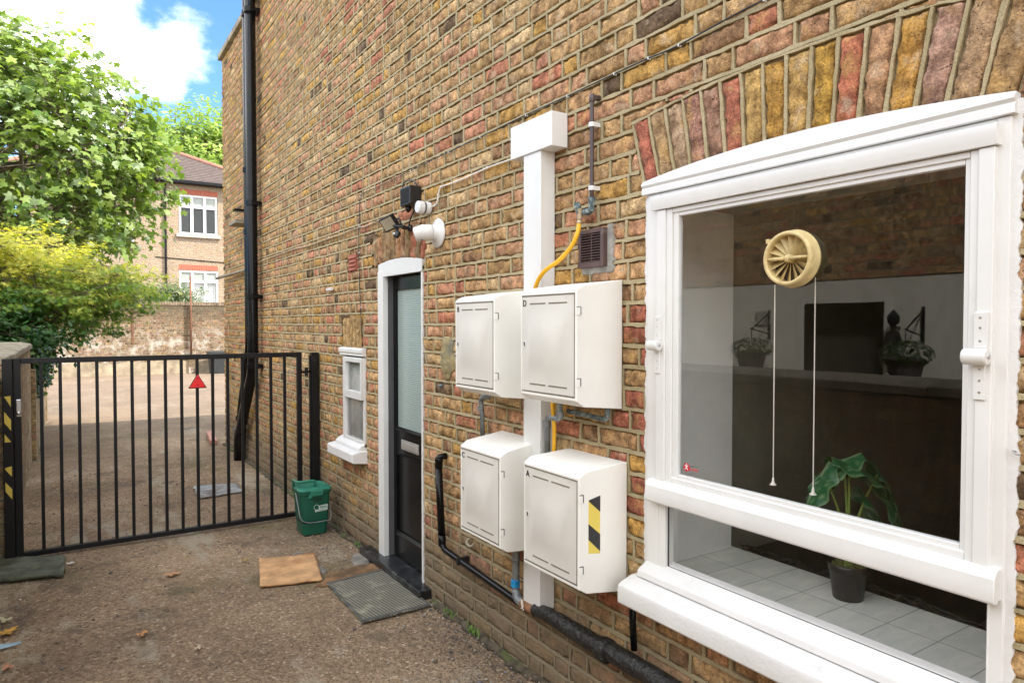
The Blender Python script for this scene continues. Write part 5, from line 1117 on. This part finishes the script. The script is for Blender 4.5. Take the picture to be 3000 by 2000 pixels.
# gravel
def gravel():
    N = 5200; r_ = RNG
    x = r_.uniform(-.5, 1.76, N); y = r_.uniform(1.9, 9., N)
    k = r_.random(N) < .45; x[k] = 1.76-np.abs(r_.normal(0, .17, k.sum())); y[k] = r_.uniform(1.9, 5.6, k.sum())
    keep = (x > -.5) & ~((x > 1.66) & (y > 3.56) & (y < 4.58)); x = x[keep]; y = y[keep]; N = len(x)
    s_ = np.abs(r_.normal(.0, .0032, N))+.0022
    s_ = np.where(r_.random(N) < .02, s_*2.0, s_)
    base = np.array([(1, 0, 0), (-1, 0, 0), (0, 1, 0), (0, -1, 0), (0, 0, 1), (0, 0, -1)], float)
    fc = np.array([(0, 2, 4), (2, 1, 4), (1, 3, 4), (3, 0, 4), (2, 0, 5), (1, 2, 5), (3, 1, 5), (0, 3, 5)])
    jit = r_.uniform(.6, 1.3, (N, 6, 1)); V = base[None]*jit*s_[:, None, None]; V[:, :, 2] *= .65
    a = r_.uniform(0, 6.28, N); ca, sa = np.cos(a)[:, None], np.sin(a)[:, None]
    X = V[:, :, 0]*ca-V[:, :, 1]*sa+x[:, None]; Y = V[:, :, 0]*sa+V[:, :, 1]*ca+y[:, None]; Z = V[:, :, 2]+s_[:, None]*.2-.006
    P_ = np.stack([X, Y, Z], -1).reshape(-1, 3); F = (fc[None]+6*np.arange(N)[:, None, None]).reshape(-1, 3)
    pal = np.array([(.16, .12, .09), (.25, .2, .15), (.40, .36, .3), (.12, .11, .11), (.3, .2, .14), (.2, .19, .19)]); c = pal[r_.integers(0, 6, N)]*r_.uniform(.7, 1.2, (N, 1))
    m_ = bpy.data.materials.new('pebbles'); m_.use_nodes = True; t = NT(m_.node_tree); at = t.add('ShaderNodeAttribute'); at.attribute_name = 'tint'; t.link(at.outputs[0], t.n['Principled BSDF'].inputs[0]); t.n['Principled BSDF'].inputs['Roughness'].default_value = .9
    o = npmesh('loose_gravel', P_, F, m_, None, np.repeat(c, 6, 0)); tag(o, 'loose grit and small stones scattered over the tarmac', 'gravel', kind='stuff')
gravel()

# ------------------------------------------------------------------ leaves and trees
def leafset(name, C, N_, S_, tint, tpl, faces, mtl, parent, up_align=None, seed=0):
    """C centres (n,3), N_ normals, S_ sizes, tint (n,3); template in xy, z = bend"""
    r_ = np.random.default_rng(seed); n = len(C); N_ = N_/np.linalg.norm(N_, axis=1)[:, None]
    a = r_.normal(size=(n, 3)); T = a-N_*(a*N_).sum(1)[:, None]; T /= np.linalg.norm(T, axis=1)[:, None]; B = np.cross(N_, T)
    t_ = np.array(tpl, float); V = C[:, None]+(T[:, None]*t_[None, :, :1]+B[:, None]*t_[None, :, 1:2]+N_[:, None]*t_[None, :, 2:3])*S_[:, None, None]
    F = (np.array(faces)[None]+len(t_)*np.arange(n)[:, None, None]).reshape(-1, len(faces[0]))
    return npmesh(name, V.reshape(-1, 3), F, mtl, parent, np.repeat(tint, len(t_), 0))
# lobed leaf (fan of triangles), simple leaf, palmate leaf
LOBED = [(0, 0, .0)]+[(math.cos(a)*r_, math.sin(a)*r_-.1, -.22*r_*r_) for a, r_ in [(R(-90), .22), (R(-55), .5), (R(-20), .72), (R(5), .5), (R(30), .92), (R(58), .52), (R(90), 1.05), (R(122), .52), (R(150), .92), (R(175), .5), (R(200), .72), (R(235), .5)]]
LOBF = [(0, i, i % 12+1) for i in range(1, 13)]
SIMPLE = [(0, -1, 0), (.42, -.1, -.12), (0, 1, -.18), (-.42, -.1, -.12), (0, 0, .03)]; SIMF = [(0, 1, 4), (1, 2, 4), (2, 3, 4), (3, 0, 4)]
PALM = [(0, 0, 0)]+[(math.cos(R(a))*r_, math.sin(R(a))*r_, -.15*r_) for a, r_ in [(-70, .5), (-45, .2), (-15, .85), (15, .25), (45, 1.), (68, .3), (90, 1.1), (112, .3), (135, 1.), (165, .25), (195, .85), (225, .2), (250, .5)]]
PALF = [(0, i, i % 13+1) for i in range(1, 14)]
def limbs(b, base, targets, r0, rnd, sag=.0, n=7):
    for tg_ in targets:
        mid = base.lerp(tg_, .5)+Vector((rnd.uniform(-.3, .3), rnd.uniform(-.3, .3), rnd.uniform(-.1, .35)))*(tg_-base).length*.3
        p = smoothpath([base, mid, tg_], 4); k = len(p); b.tube(p, [r0*(1-.75*i/(k-1)) for i in range(k)], n)
def crown_tree(name, base, centre, rad, nmain, nsub, ntwig, nleaf, size, cols, mtl, tpl, faces, label, cat, rl, seed, trunk_r=.12, fill=1., flat=.55, bump_amp=.28, group=None, shell=.35, inner=.0, spread=.32, clip=None):
    rnd = random.Random(seed); r_ = np.random.default_rng(seed); base = Vector(base); centre = Vector(centre); rad = Vector(rad)
    th = thing(name, base, label, cat, group)
    b = MB(); fork = base.lerp(centre-Vector((0, 0, rad.z*.75)), .75); b.tube(smoothpath([base-Vector((0, 0, .1)), base.lerp(fork, .5)+Vector((.1, -.05, 0)), fork], 4), [trunk_r*(1.15-.45*i/8) for i in range(9)], 12)
    tips = []
    def inside(v):   # lumpy ellipsoid radius factor
        d_ = v.normalized(); return 1+bump_amp*(mnoise.noise(d_*2.1+Vector((seed, 0, 0)))+.5*mnoise.noise(d_*5+Vector((0, seed, 0))))
    for i in range(nmain):
        # golden spiral directions, upper part mainly
        zz = 1-(i+.5)/nmain*1.75; a = i*2.399+rnd.random()*.5; s_ = math.sqrt(max(0, 1-zz*zz)); dv = Vector((s_*math.cos(a), s_*math.sin(a), zz))
        m_ = centre+Vector((dv.x*rad.x, dv.y*rad.y, dv.z*rad.z))*.45
        limbs(b, fork, [m_], trunk_r*.55, rnd)
        for j in range(nsub):
            dd = (dv+Vector((rnd.gauss(0, .45), rnd.gauss(0, .45), rnd.gauss(0, .45)))).normalized(); k = inside(dd)*rnd.uniform(1-shell, 1.)
            s2 = centre+Vector((dd.x*rad.x, dd.y*rad.y, dd.z*rad.z))*k*.85
            limbs(b, m_, [s2], trunk_r*.22, rnd, n=5)
            for q in range(ntwig):
                d3 = (dd+Vector((rnd.gauss(0, spread), rnd.gauss(0, spread), rnd.gauss(0, spread)))).normalized(); k3 = inside(d3)*rnd.uniform(1-shell*1.3, 1.02)
                s3 = centre+Vector((d3.x*rad.x, d3.y*rad.y, d3.z*rad.z))*k3
                if clip and not clip(s3): continue
                limbs(b, s2, [s3], trunk_r*.07, rnd, n=4); tips.append((s3, d3))
    b.build('trunk', M['bark'], th, smooth=True)
    T = np.array([tuple(p) for p, _ in tips]); D = np.array([tuple(d_) for _, d_ in tips]); n = len(T)*nleaf
    if not nleaf: return th, T, D
    ci = np.repeat(np.arange(len(T)), nleaf); off = r_.normal(0, 1, (n, 3))*rl*np.array([1, 1, flat]); C_ = T[ci]+off-D[ci]*np.abs(r_.normal(0, rl*.7, n))[:, None]
    N_ = D[ci]*.5+np.array([0, 0, .75])+r_.normal(0, .42, (n, 3)); S_ = size*r_.uniform(.6, 1.15, n)
    rel = (C_-np.array(centre))/np.array(rad); hgt = np.clip(rel[:, 2]*.5+.5, 0, 1); rr = np.clip(np.linalg.norm(rel, axis=1), 0, 1.2)
    ct = cols(r_, n, ci, hgt, rr); leafset('crown', C_, N_, S_, ct, tpl, faces, mtl, th, seed=seed)
    return th, T, D
def fig_cols(r_, n, ci, h, rr):
    tipv = np.random.default_rng(1).random(ci.max()+1)[ci]; a = np.array((.095, .175, .04)); b_ = np.array((.31, .40, .085)); c = np.array((.30, .38, .21))
    m_ = np.clip(.25+.6*tipv+.35*(h-.5)+r_.normal(0, .2, n), 0, 1)[:, None]; col = a*(1-m_)+b_*m_; k = (r_.random(n) < .18)[:, None]; return np.where(k, c, col)*r_.uniform(.8, 1.2, (n, 1))
crown_tree('fig_tree', (-2.2, 15.2, 0), (-.62, 15.6, 4.75), (2.6, 2.2, 2.45), 20, 6, 6, 22, .115, fig_cols, M['leaf'], LOBED, LOBF, 'big light green fig tree with large lobed leaves rising behind the left wall', 'tree', .17, 11, .13, shell=.30, bump_amp=.14)
def maple_cols(r_, n, ci, h, rr):
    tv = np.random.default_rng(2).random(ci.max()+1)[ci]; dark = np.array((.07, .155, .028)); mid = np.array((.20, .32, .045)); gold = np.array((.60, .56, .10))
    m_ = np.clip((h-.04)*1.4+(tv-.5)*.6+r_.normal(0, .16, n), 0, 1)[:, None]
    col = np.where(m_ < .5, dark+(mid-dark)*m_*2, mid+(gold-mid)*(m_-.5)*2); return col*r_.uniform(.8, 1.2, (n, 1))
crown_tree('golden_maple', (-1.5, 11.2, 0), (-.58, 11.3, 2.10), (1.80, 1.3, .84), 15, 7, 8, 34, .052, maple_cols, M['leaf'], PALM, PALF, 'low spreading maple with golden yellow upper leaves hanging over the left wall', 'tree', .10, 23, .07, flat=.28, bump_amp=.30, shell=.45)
# dark shrub filling the corner under the maple
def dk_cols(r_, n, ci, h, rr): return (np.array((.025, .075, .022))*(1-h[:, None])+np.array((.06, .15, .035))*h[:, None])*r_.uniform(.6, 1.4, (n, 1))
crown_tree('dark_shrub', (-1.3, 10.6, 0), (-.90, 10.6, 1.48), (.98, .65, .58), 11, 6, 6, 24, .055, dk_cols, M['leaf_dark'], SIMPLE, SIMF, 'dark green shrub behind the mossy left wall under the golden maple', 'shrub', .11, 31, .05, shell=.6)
# ivy hanging over the far end of the wall
def ivy():
    th = thing('ivy', (-.33, 10.2, 1.2), 'dark ivy tumbling over the end of the left wall', 'ivy'); r_ = np.random.default_rng(9)
    n = 1500; t_ = r_.random(n); y = 9.95+r_.random(n)*1.3; lim = .68+.25*np.abs(np.sin(y*5)); z = 1.55-(t_*(1.55-lim)); x = -.36+r_.normal(0, .055, n)+.10*np.sin(t_*3.1)
    C_ = np.c_[x, y, z]; N_ = np.c_[r_.normal(.6, .35, n), r_.normal(-.5, .4, n), r_.normal(.45, .3, n)]
    c = np.where(r_.random((n, 1)) < .2, np.array((.12, .22, .04)), np.array((.02, .07, .02)))*r_.uniform(.7, 1.3, (n, 1)); leafset('leaves', C_, N_, r_.uniform(.025, .05, n), c, LOBED, LOBF, M['leaf_dark'], th, seed=4)
    b = MB(); rs = random.Random(3)
    for i in range(9):
        yy = 10.0+i*.13; b.tube(smoothpath([(-.5, yy, 1.45), (-.36, yy+.02, 1.35), (-.34, yy-.02, 1.0), (-.33, yy+.03, .75+rs.random()*.15)], 4), .004, 5)
    b.build('stems', M['bark'], th)
ivy()
def bg_cols(r_, n, ci, h, rr):
    tv = np.random.default_rng(5).random(ci.max()+1)[ci][:, None]; return (np.array((.20, .32, .07))*(1-tv)+np.array((.42, .52, .13))*tv)*r_.uniform(.8, 1.2, (n, 1))
crown_tree('distant_tree', (10.5, 56, 0), (9.3, 56, 12.2), (6.2, 4.5, 5.8), 16, 8, 7, 44, .24, bg_cols, M['leaf'], SIMPLE, SIMF, 'bright green broad tree rising beyond the house roof', 'tree', .5, 41, .35)
def sh_cols(r_, n, ci, h, rr): return np.where(r_.random((n, 1)) < .3, np.array((.34, .36, .22)), np.array((.10, .17, .06)))*r_.uniform(.8, 1.2, (n, 1))
crown_tree('garden_shrub', (2.9, 26.2, 0), (2.95, 26.2, 2.35), (1.25, .7, .78), 12, 6, 5, 14, .06, sh_cols, M['leaf'], SIMPLE, SIMF, 'rounded grey-green shrub showing above the far boundary wall', 'shrub', .11, 51, .05)
# yellow-green weeds at the foot of the wall
wl = mat('weed', (.12, .22, .03), .7, var=.3, vs=30)
for (px, py, sz, lb) in ((1398, 1848, 1., 'tuft of bright green weed at the foot of the wall below the meter boxes'), (1330, 1795, .8, 'mossy weed tuft at the wall foot just right of the doorstep'), (1075, 1590, .6, 'low green weed in the wall foot left of the doorstep')):
    c = G(px, py); c.x = min(c.x, 1.745); b = MB(); rs = random.Random(px)
    for i in range(34):
        a = rs.random()*6.28; L = rs.uniform(.012, .035)*sz; s_ = c+Vector((rs.gauss(0, .012), rs.gauss(0, .03), 0)); e = s_+Vector((math.cos(a)*L*.7, math.sin(a)*L, L)); w_ = Vector((-math.sin(a), math.cos(a), 0))*.004*sz
        b.loft([[s_-w_*.4, s_+w_*.4, s_+Vector((0, 0, .001))], [s_.lerp(e, .5)-w_, s_.lerp(e, .5)+w_, s_.lerp(e, .5)+Vector((0, 0, .002))], [e-w_*.2, e+w_*.2, e+Vector((0, 0, .001))]])
    tag(b.build('weed', wl), lb, 'weed', 'weeds along the wall foot')

# ------------------------------------------------------------------ left walls
def left_walls():
    for k_ in ('brick_left',): pass
    th = thing('garden_wall', (-.4, 6, 0), 'low mossy old brick wall with a stone coping left of the gate', 'wall')
    b = MB(); b.box(-.75, -.372, 5.76, 9.80, 0, 1.31); b.box(-.80, -.405, -4.5, 5.64, 0, 1.20); b.build('wall', M['brick_left'], th)
    b = MB(); b.box(-.752, -.37, 9.801, 9.806, 0, 1.31); b.build('end_face', M['brick_left_y'], th)
    b = MB(); rs = random.Random(4); y = -4.5
    while y < 9.8:
        L = min(rs.uniform(.5, .9), 9.82-y); top = (1.315 if y > 5.5 else 1.205); h_ = .075+rs.uniform(-.01, .01); x1 = -.352 if y > 5.5 else -.385
        b.loft([[(-.82, yy, top), (x1, yy, top), (x1+rs.uniform(-.01, .005), yy, top+h_*.7), (-.45, yy, top+h_), (-.82, yy, top+h_)] for yy in (y, y+L-.004)]); y += L
    b.build('coping', M['stone_cope'], th, bevel=.012)
    b = MB(); b.box(-.8, -.325, 9.81, 14.1, 0, 1.06); b.box(-.82, -.305, 13.75, 14.12, 0, 1.12)
    o = b.build('lower_wall', M['brick_left'], None); tag(o, 'lower old brick wall continuing beyond the coped wall under the ivy', 'wall')
left_walls()

# ------------------------------------------------------------------ far boundary wall
def far_wall():
    Y = 24.5; th = thing('boundary_wall', (2, Y, 0), 'weathered brick boundary wall across the far end of the yard', 'wall')
    b = MB(); b.box(-9, 9, Y, Y+.3, 0, 2.22); b.build('wall', M['brick_far'], th)
    b = MB(); x = -9.
    while x < 9: b.box(x, x+.068, Y-.02, Y+.32, 2.222, 2.335); x += .078
    b.build('brick_coping', mat('brick_on_edge', (.24, .18, .12), .95, var=.4, vs=9, bump=.7, bs=30), th)
    b = MB(); b.box(3.30, 3.52, Y-.12, Y-.002, 0, 2.2); b.build('pier', M['brick_far'], th)
    b = MB(); rs = random.Random(2); n = 60
    xs = [-4+i*(8.4/n) for i in range(n+1)]; zt = [.42+.10*mnoise.noise(Vector((x*1.3, 0, 0)))+.03*mnoise.noise(Vector((x*9, 0, 0))) for x in xs]
    b.loft([[(x, Y-.03-.015*i, 0) for x in xs]+[(x, Y-.03-.015*i, z) for x, z in reversed(list(zip(xs, zt)))] for i in (0, 1)]); b.build('render_plinth', mat('cracked_render', (.36, .29, .20), .95, var=.3, vs=3, dirt=(.2, .15, .1), dirt_s=2), th)
    b = MB(); b.tube([(3.37, Y-.16, .5), (3.37, Y-.16, 3.16)], .028, 10); tag(b.build('rusty_pole', M['rust'], smooth=True), 'thin rusty pole standing against the far boundary wall', 'pole')
    b = MB(); b.box(1.69, 1.74, Y-.03, Y-.003, 1.0, 2.1); tag(b.build('rusty_strap', M['rust']), 'short rusty strap fixed down the far boundary wall', 'strap')
    th = thing('dark_bin', (4.1, 24.0, 0), 'dark grey plastic tub against the far wall by the building corner', 'bin')
    b = MB(); b.loft([[(4.1+sx*w_, 24.0+sy*w_, z) for sx, sy in ((-1, -1), (1, -1), (1, 1), (-1, 1))] for w_, z in ((.20, 0), (.26, .62), (.28, .62), (.28, .68), (.25, .68))]); b.build('tub', mat('grey_tub', (.035, .04, .04), .5), th, bevel=.02)
    b = MB(); b.loft([[(4.1+sx*w_, 24.0+sy*w_, z) for sx, sy in ((-1, -1), (1, -1), (1, 1), (-1, 1))] for w_, z in ((.285, .682), (.285, .71), (.2, .73))]); b.build('lid', mat('grey_lid', (.03, .035, .035), .5), th, bevel=.01)
far_wall()

# ------------------------------------------------------------------ far house
def house():
    Y = 33.; th = thing('brick_house', (4, Y, 0), 'pale brick two-storey house with white windows and a brown hipped roof beyond the yard', 'house')
    x0, x1 = -1.6, 8.3
    wins = [(4.14, 5.70, 5.56, 7.28), (4.12, 5.72, 2.35, 3.98), (1.55, 2.42, 4.95, 6.2)]
    b = MB(); xs = [x0, 1.55, 2.42, 4.12, 5.72, x1]
    b.box(x0, 1.55, Y, Y+.3, 0, 7.75); b.box(1.55, 2.42, Y, Y+.3, 0, 4.95); b.box(1.55, 2.42, Y, Y+.3, 6.2, 7.75); b.box(2.42, 4.12, Y, Y+.3, 0, 7.75); b.box(5.72, x1, Y, Y+.3, 0, 7.75)
    b.box(4.12, 5.72, Y, Y+.3, 0, 2.35); b.box(4.12, 5.72, Y, Y+.3, 3.98, 5.56); b.box(4.12, 5.72, Y, Y+.3, 7.28, 7.75)
    b.box(x0, x0+.3, Y+.3, Y+9, 0, 7.75); b.box(x1-.3, x1, Y+.3, Y+9, 0, 7.75); b.box(x0, x1, Y+8.7, Y+9, 0, 7.75); b.box(x0+.31, x1-.31, Y+.9, Y+1., 0, 7.7); b.build('wall', M['brick_house'], th)
    rm_ = mat('roof_tiles', (.115, .085, .074), .85, var=.25, vs=7, bump=.6, bs=18, bd=.03); ap = (3.35, Y+5)
    b = MB(); z0, z1 = 7.80, 10.35
    e = [(x0-.35, Y-.35), (x1+.35, Y-.35), (x1+.35, Y+9.3), (x0-.35, Y+9.3)]; n = 22
    rings = []
    for i in range(n+1):
        f = i/n; 
        for dz in (0, .035):
            ff = f if dz == 0 else min(f+.0, 1); rings.append([(x+(ap[0]-x)*ff, y+((Y+4.5)-y)*ff, z0+(z1-z0)*ff+(dz if i < n else 0)) for x, y in e])
    b.loft(rings); rf = b.build('roof', rm_, th)
    b = MB(); a = Vector((ap[0], Y+4.5, z1+.03))
    for x, y in e: b.tube([a, Vector((x, y, z0+.06))], .10, 8)
    b.build('hip_tiles', mat('hip_tiles', (.36, .17, .12), .85, var=.2, vs=9), rf)
    b = MB(); b.box(x0-.36, x1+.36, Y-.42, Y-.30, 7.72, 7.84); b.box(x0-.3, x1+.3, Y-.30, Y, 7.70, 7.76); b.build('gutter', M['black'], th)
    b = MB(); b.tube([(3.60, Y-.08, 7.7), (3.60, Y-.08, .0)], .045, 10); b.build('downpipe', M['black'], th)
    b = MB(); b.tube([(3.2, Y-.02, 4.50), (x1, Y-.02, 4.28)], .018, 6); b.build('service_cable', M['black'], th)
    redb = mat('red_arch_bricks', (.46, .13, .08), .9, var=.25, vs=16)
    for (a0, a1, z0, z1), cols_, hb in zip(wins, (3, 3, 1), (1, 1, 0)):
        b = MB(); f_ = .09
        b.box(a0, a0+f_, Y+.02, Y+.12, z0, z1); b.box(a1-f_, a1, Y+.02, Y+.12, z0, z1); b.box(a0+f_, a1-f_, Y+.02, Y+.12, z1-f_, z1); b.box(a0+f_, a1-f_, Y+.02, Y+.12, z0, z0+f_*.9)
        tr = z1-(z1-z0)*.30; b.box(a0+f_, a1-f_, Y+.02, Y+.12, tr-.05, tr+.05)
        for i in range(1, cols_): x = a0+(a1-a0)*i/cols_; b.box(x-.06, x+.06, Y+.015, Y+.125, z0+.05, z1-.05)
        fr = b.build('window', M['upvc'], th)
        for i in range(cols_):
            xa, xb = a0+(a1-a0)*i/cols_+.07, a0+(a1-a0)*(i+1)/cols_-.07
            b = MB(); b.box(xa, xb, Y+.08, Y+.09, z0+.06, tr-.04); b.build('pane', M['glass'] if z0 < 3 else M['glass_dark'], fr)
            b = MB(); b.box(xa, xb, Y+.08, Y+.09, tr+.04, z1-.06); b.build('pane', mat('toplight', (.35, .38, .34), .15), fr)
        if z0 < 3:
            b = MB(); nn_ = 70; b.loft([[(a0+.05+(a1-a0-.1)*i/nn_, Y+.18+.02*math.sin(i*1.1)+dy, z) for i in range(nn_+1)]+[(a0+.05+(a1-a0-.1)*i/nn_, Y+.19+.02*math.sin(i*1.1)+dy, z) for i in range(nn_, -1, -1)] for z, dy in ((z0, 0), (tr, 0))]); b.build('net_curtain', mat('house_net', (.62, .64, .62), .9), fr)
        b = MB(); b.box(a0-.12, a1+.12, Y-.12, Y+.10, z0-.14, z0); b.build('sill', mat('stone_sill', (.42, .40, .35), .9), fr)
        if hb:
            b = MB(); x = a0-.0
            while x < a1-.02: b.box(x, x+.062, Y-.006, Y+.05, z1+.01, z1+.24); x += .072
            b.build('brick_lintel', redb, fr)
house()

# ------------------------------------------------------------------ house across the alley (seen in the glass)
def opposite():
    X = -2.5; th = thing('rendered_house', (X, 2, 0), 'white rendered house with brick upper floor, reflected in the big window pane', 'house')
    b = MB(); b.box(X-.3, X, 2.55, 3.25, 0, 2.02); b.box(X-.3, X, 3.25+.78, 9.5, 0, 2.02); b.box(X-.3, X, 3.25, 4.03, 1.80, 2.02); b.build('rendered_wall', mat('white_render', (.72, .71, .65), .9, var=.06, vs=2), th)
    b = MB(); b.box(X-.32, X+.01, -4, 9.5, 2.021, 3.0); b.box(X-.32, X-.02, -4, 2.55, 0, 2.02); b.build('upper_brickwork', M['brick_plain'], th)  # upper floor cut low so more sky light reaches the window
    b = MB(); b.box(X-.27, X-.2, 3.25, 4.03, 0, 1.80); b.build('door', mat('dark_door', (.05, .05, .045), .5), th)
    b = MB(); b.box(X-.2, X+.01, 4.03, 4.10, 0, 1.83); b.box(X-.2, X+.01, 3.18, 3.25, 0, 1.83); b.build('door_frame', M['white'], th)
    b = MB(); b.box(X, X+.02, 4.40, 4.58, 1.60, 1.74); b.build('vent', mat('grille', (.4, .4, .36), .8), th)
    b = MB(); b.box(X-4, X-.33, -4, 9.5, 2.95, 3.02); b.build('roof', M['stone_cope'], th)
    for (yc, lb) in ((2.92, 'hanging basket of dark leaves on the white house, nearer the dark brick corner'), (4.42, 'hanging basket of dark leaves on the white house, beside its wall vent')):
        k = thing('hanging_basket', (X+.02, yc, 1.6), lb, 'hanging basket', 'hanging baskets on the white house')
        b = MB(); b.box(X+.0, X+.02, yc-.01, yc+.01, 1.45, 1.75); b.tube([(X+.01, yc, 1.50), (X+.30, yc, 1.56)], .008, 6); b.tube([(X+.01, yc, 1.72), (X+.28, yc, 1.56)], .008, 6); b.tube([(X+.29, yc, 1.56), (X+.29, yc, 1.40)], .004, 5); b.build('bracket', M['black'], k)
        b = MB(); b.lathe((X+.29, yc, 1.12), (0, 0, 1), [(.10, 0), (.145, .19), (.135, .20)], 16); b.build('basket', mat('basket', (.06, .05, .055), .8), k)
        r_ = np.random.default_rng(int(yc*10)); n = 260; dd = r_.normal(size=(n, 3)); dd /= np.linalg.norm(dd, axis=1)[:, None]; C_ = np.array((X+.29, yc, 1.36))+dd*np.array((.19, .21, .11)); leafset('foliage', C_, dd+np.array((0, 0, .4)), r_.uniform(.02, .04, n), np.array((.03, .06, .02))*r_.uniform(.6, 1.6, (n, 1)), SIMPLE, SIMF, M['leaf_dark'], k, seed=2)
    k = thing('carriage_lamp', (X, 3.02-.0, 1.5), 'dark carriage lamp on the white house between its door and the hanging basket', 'lamp'); k.location.y = 3.12
    b = MB(); b.lathe((X+.10, 3.12, 1.42), (0, 0, 1), [(.085, 0), (.05, .11), (.02, .13), (.02, .16), (.05, .20), (.05, .25), (.01, .30)], 8); b.box(X, X+.1, 3.11, 3.13, 1.56, 1.58); b.build('lantern', M['black'], k)
opposite()
print('objects', len(bpy.data.objects), 'verts', sum(len(m.vertices) for m in bpy.data.meshes))
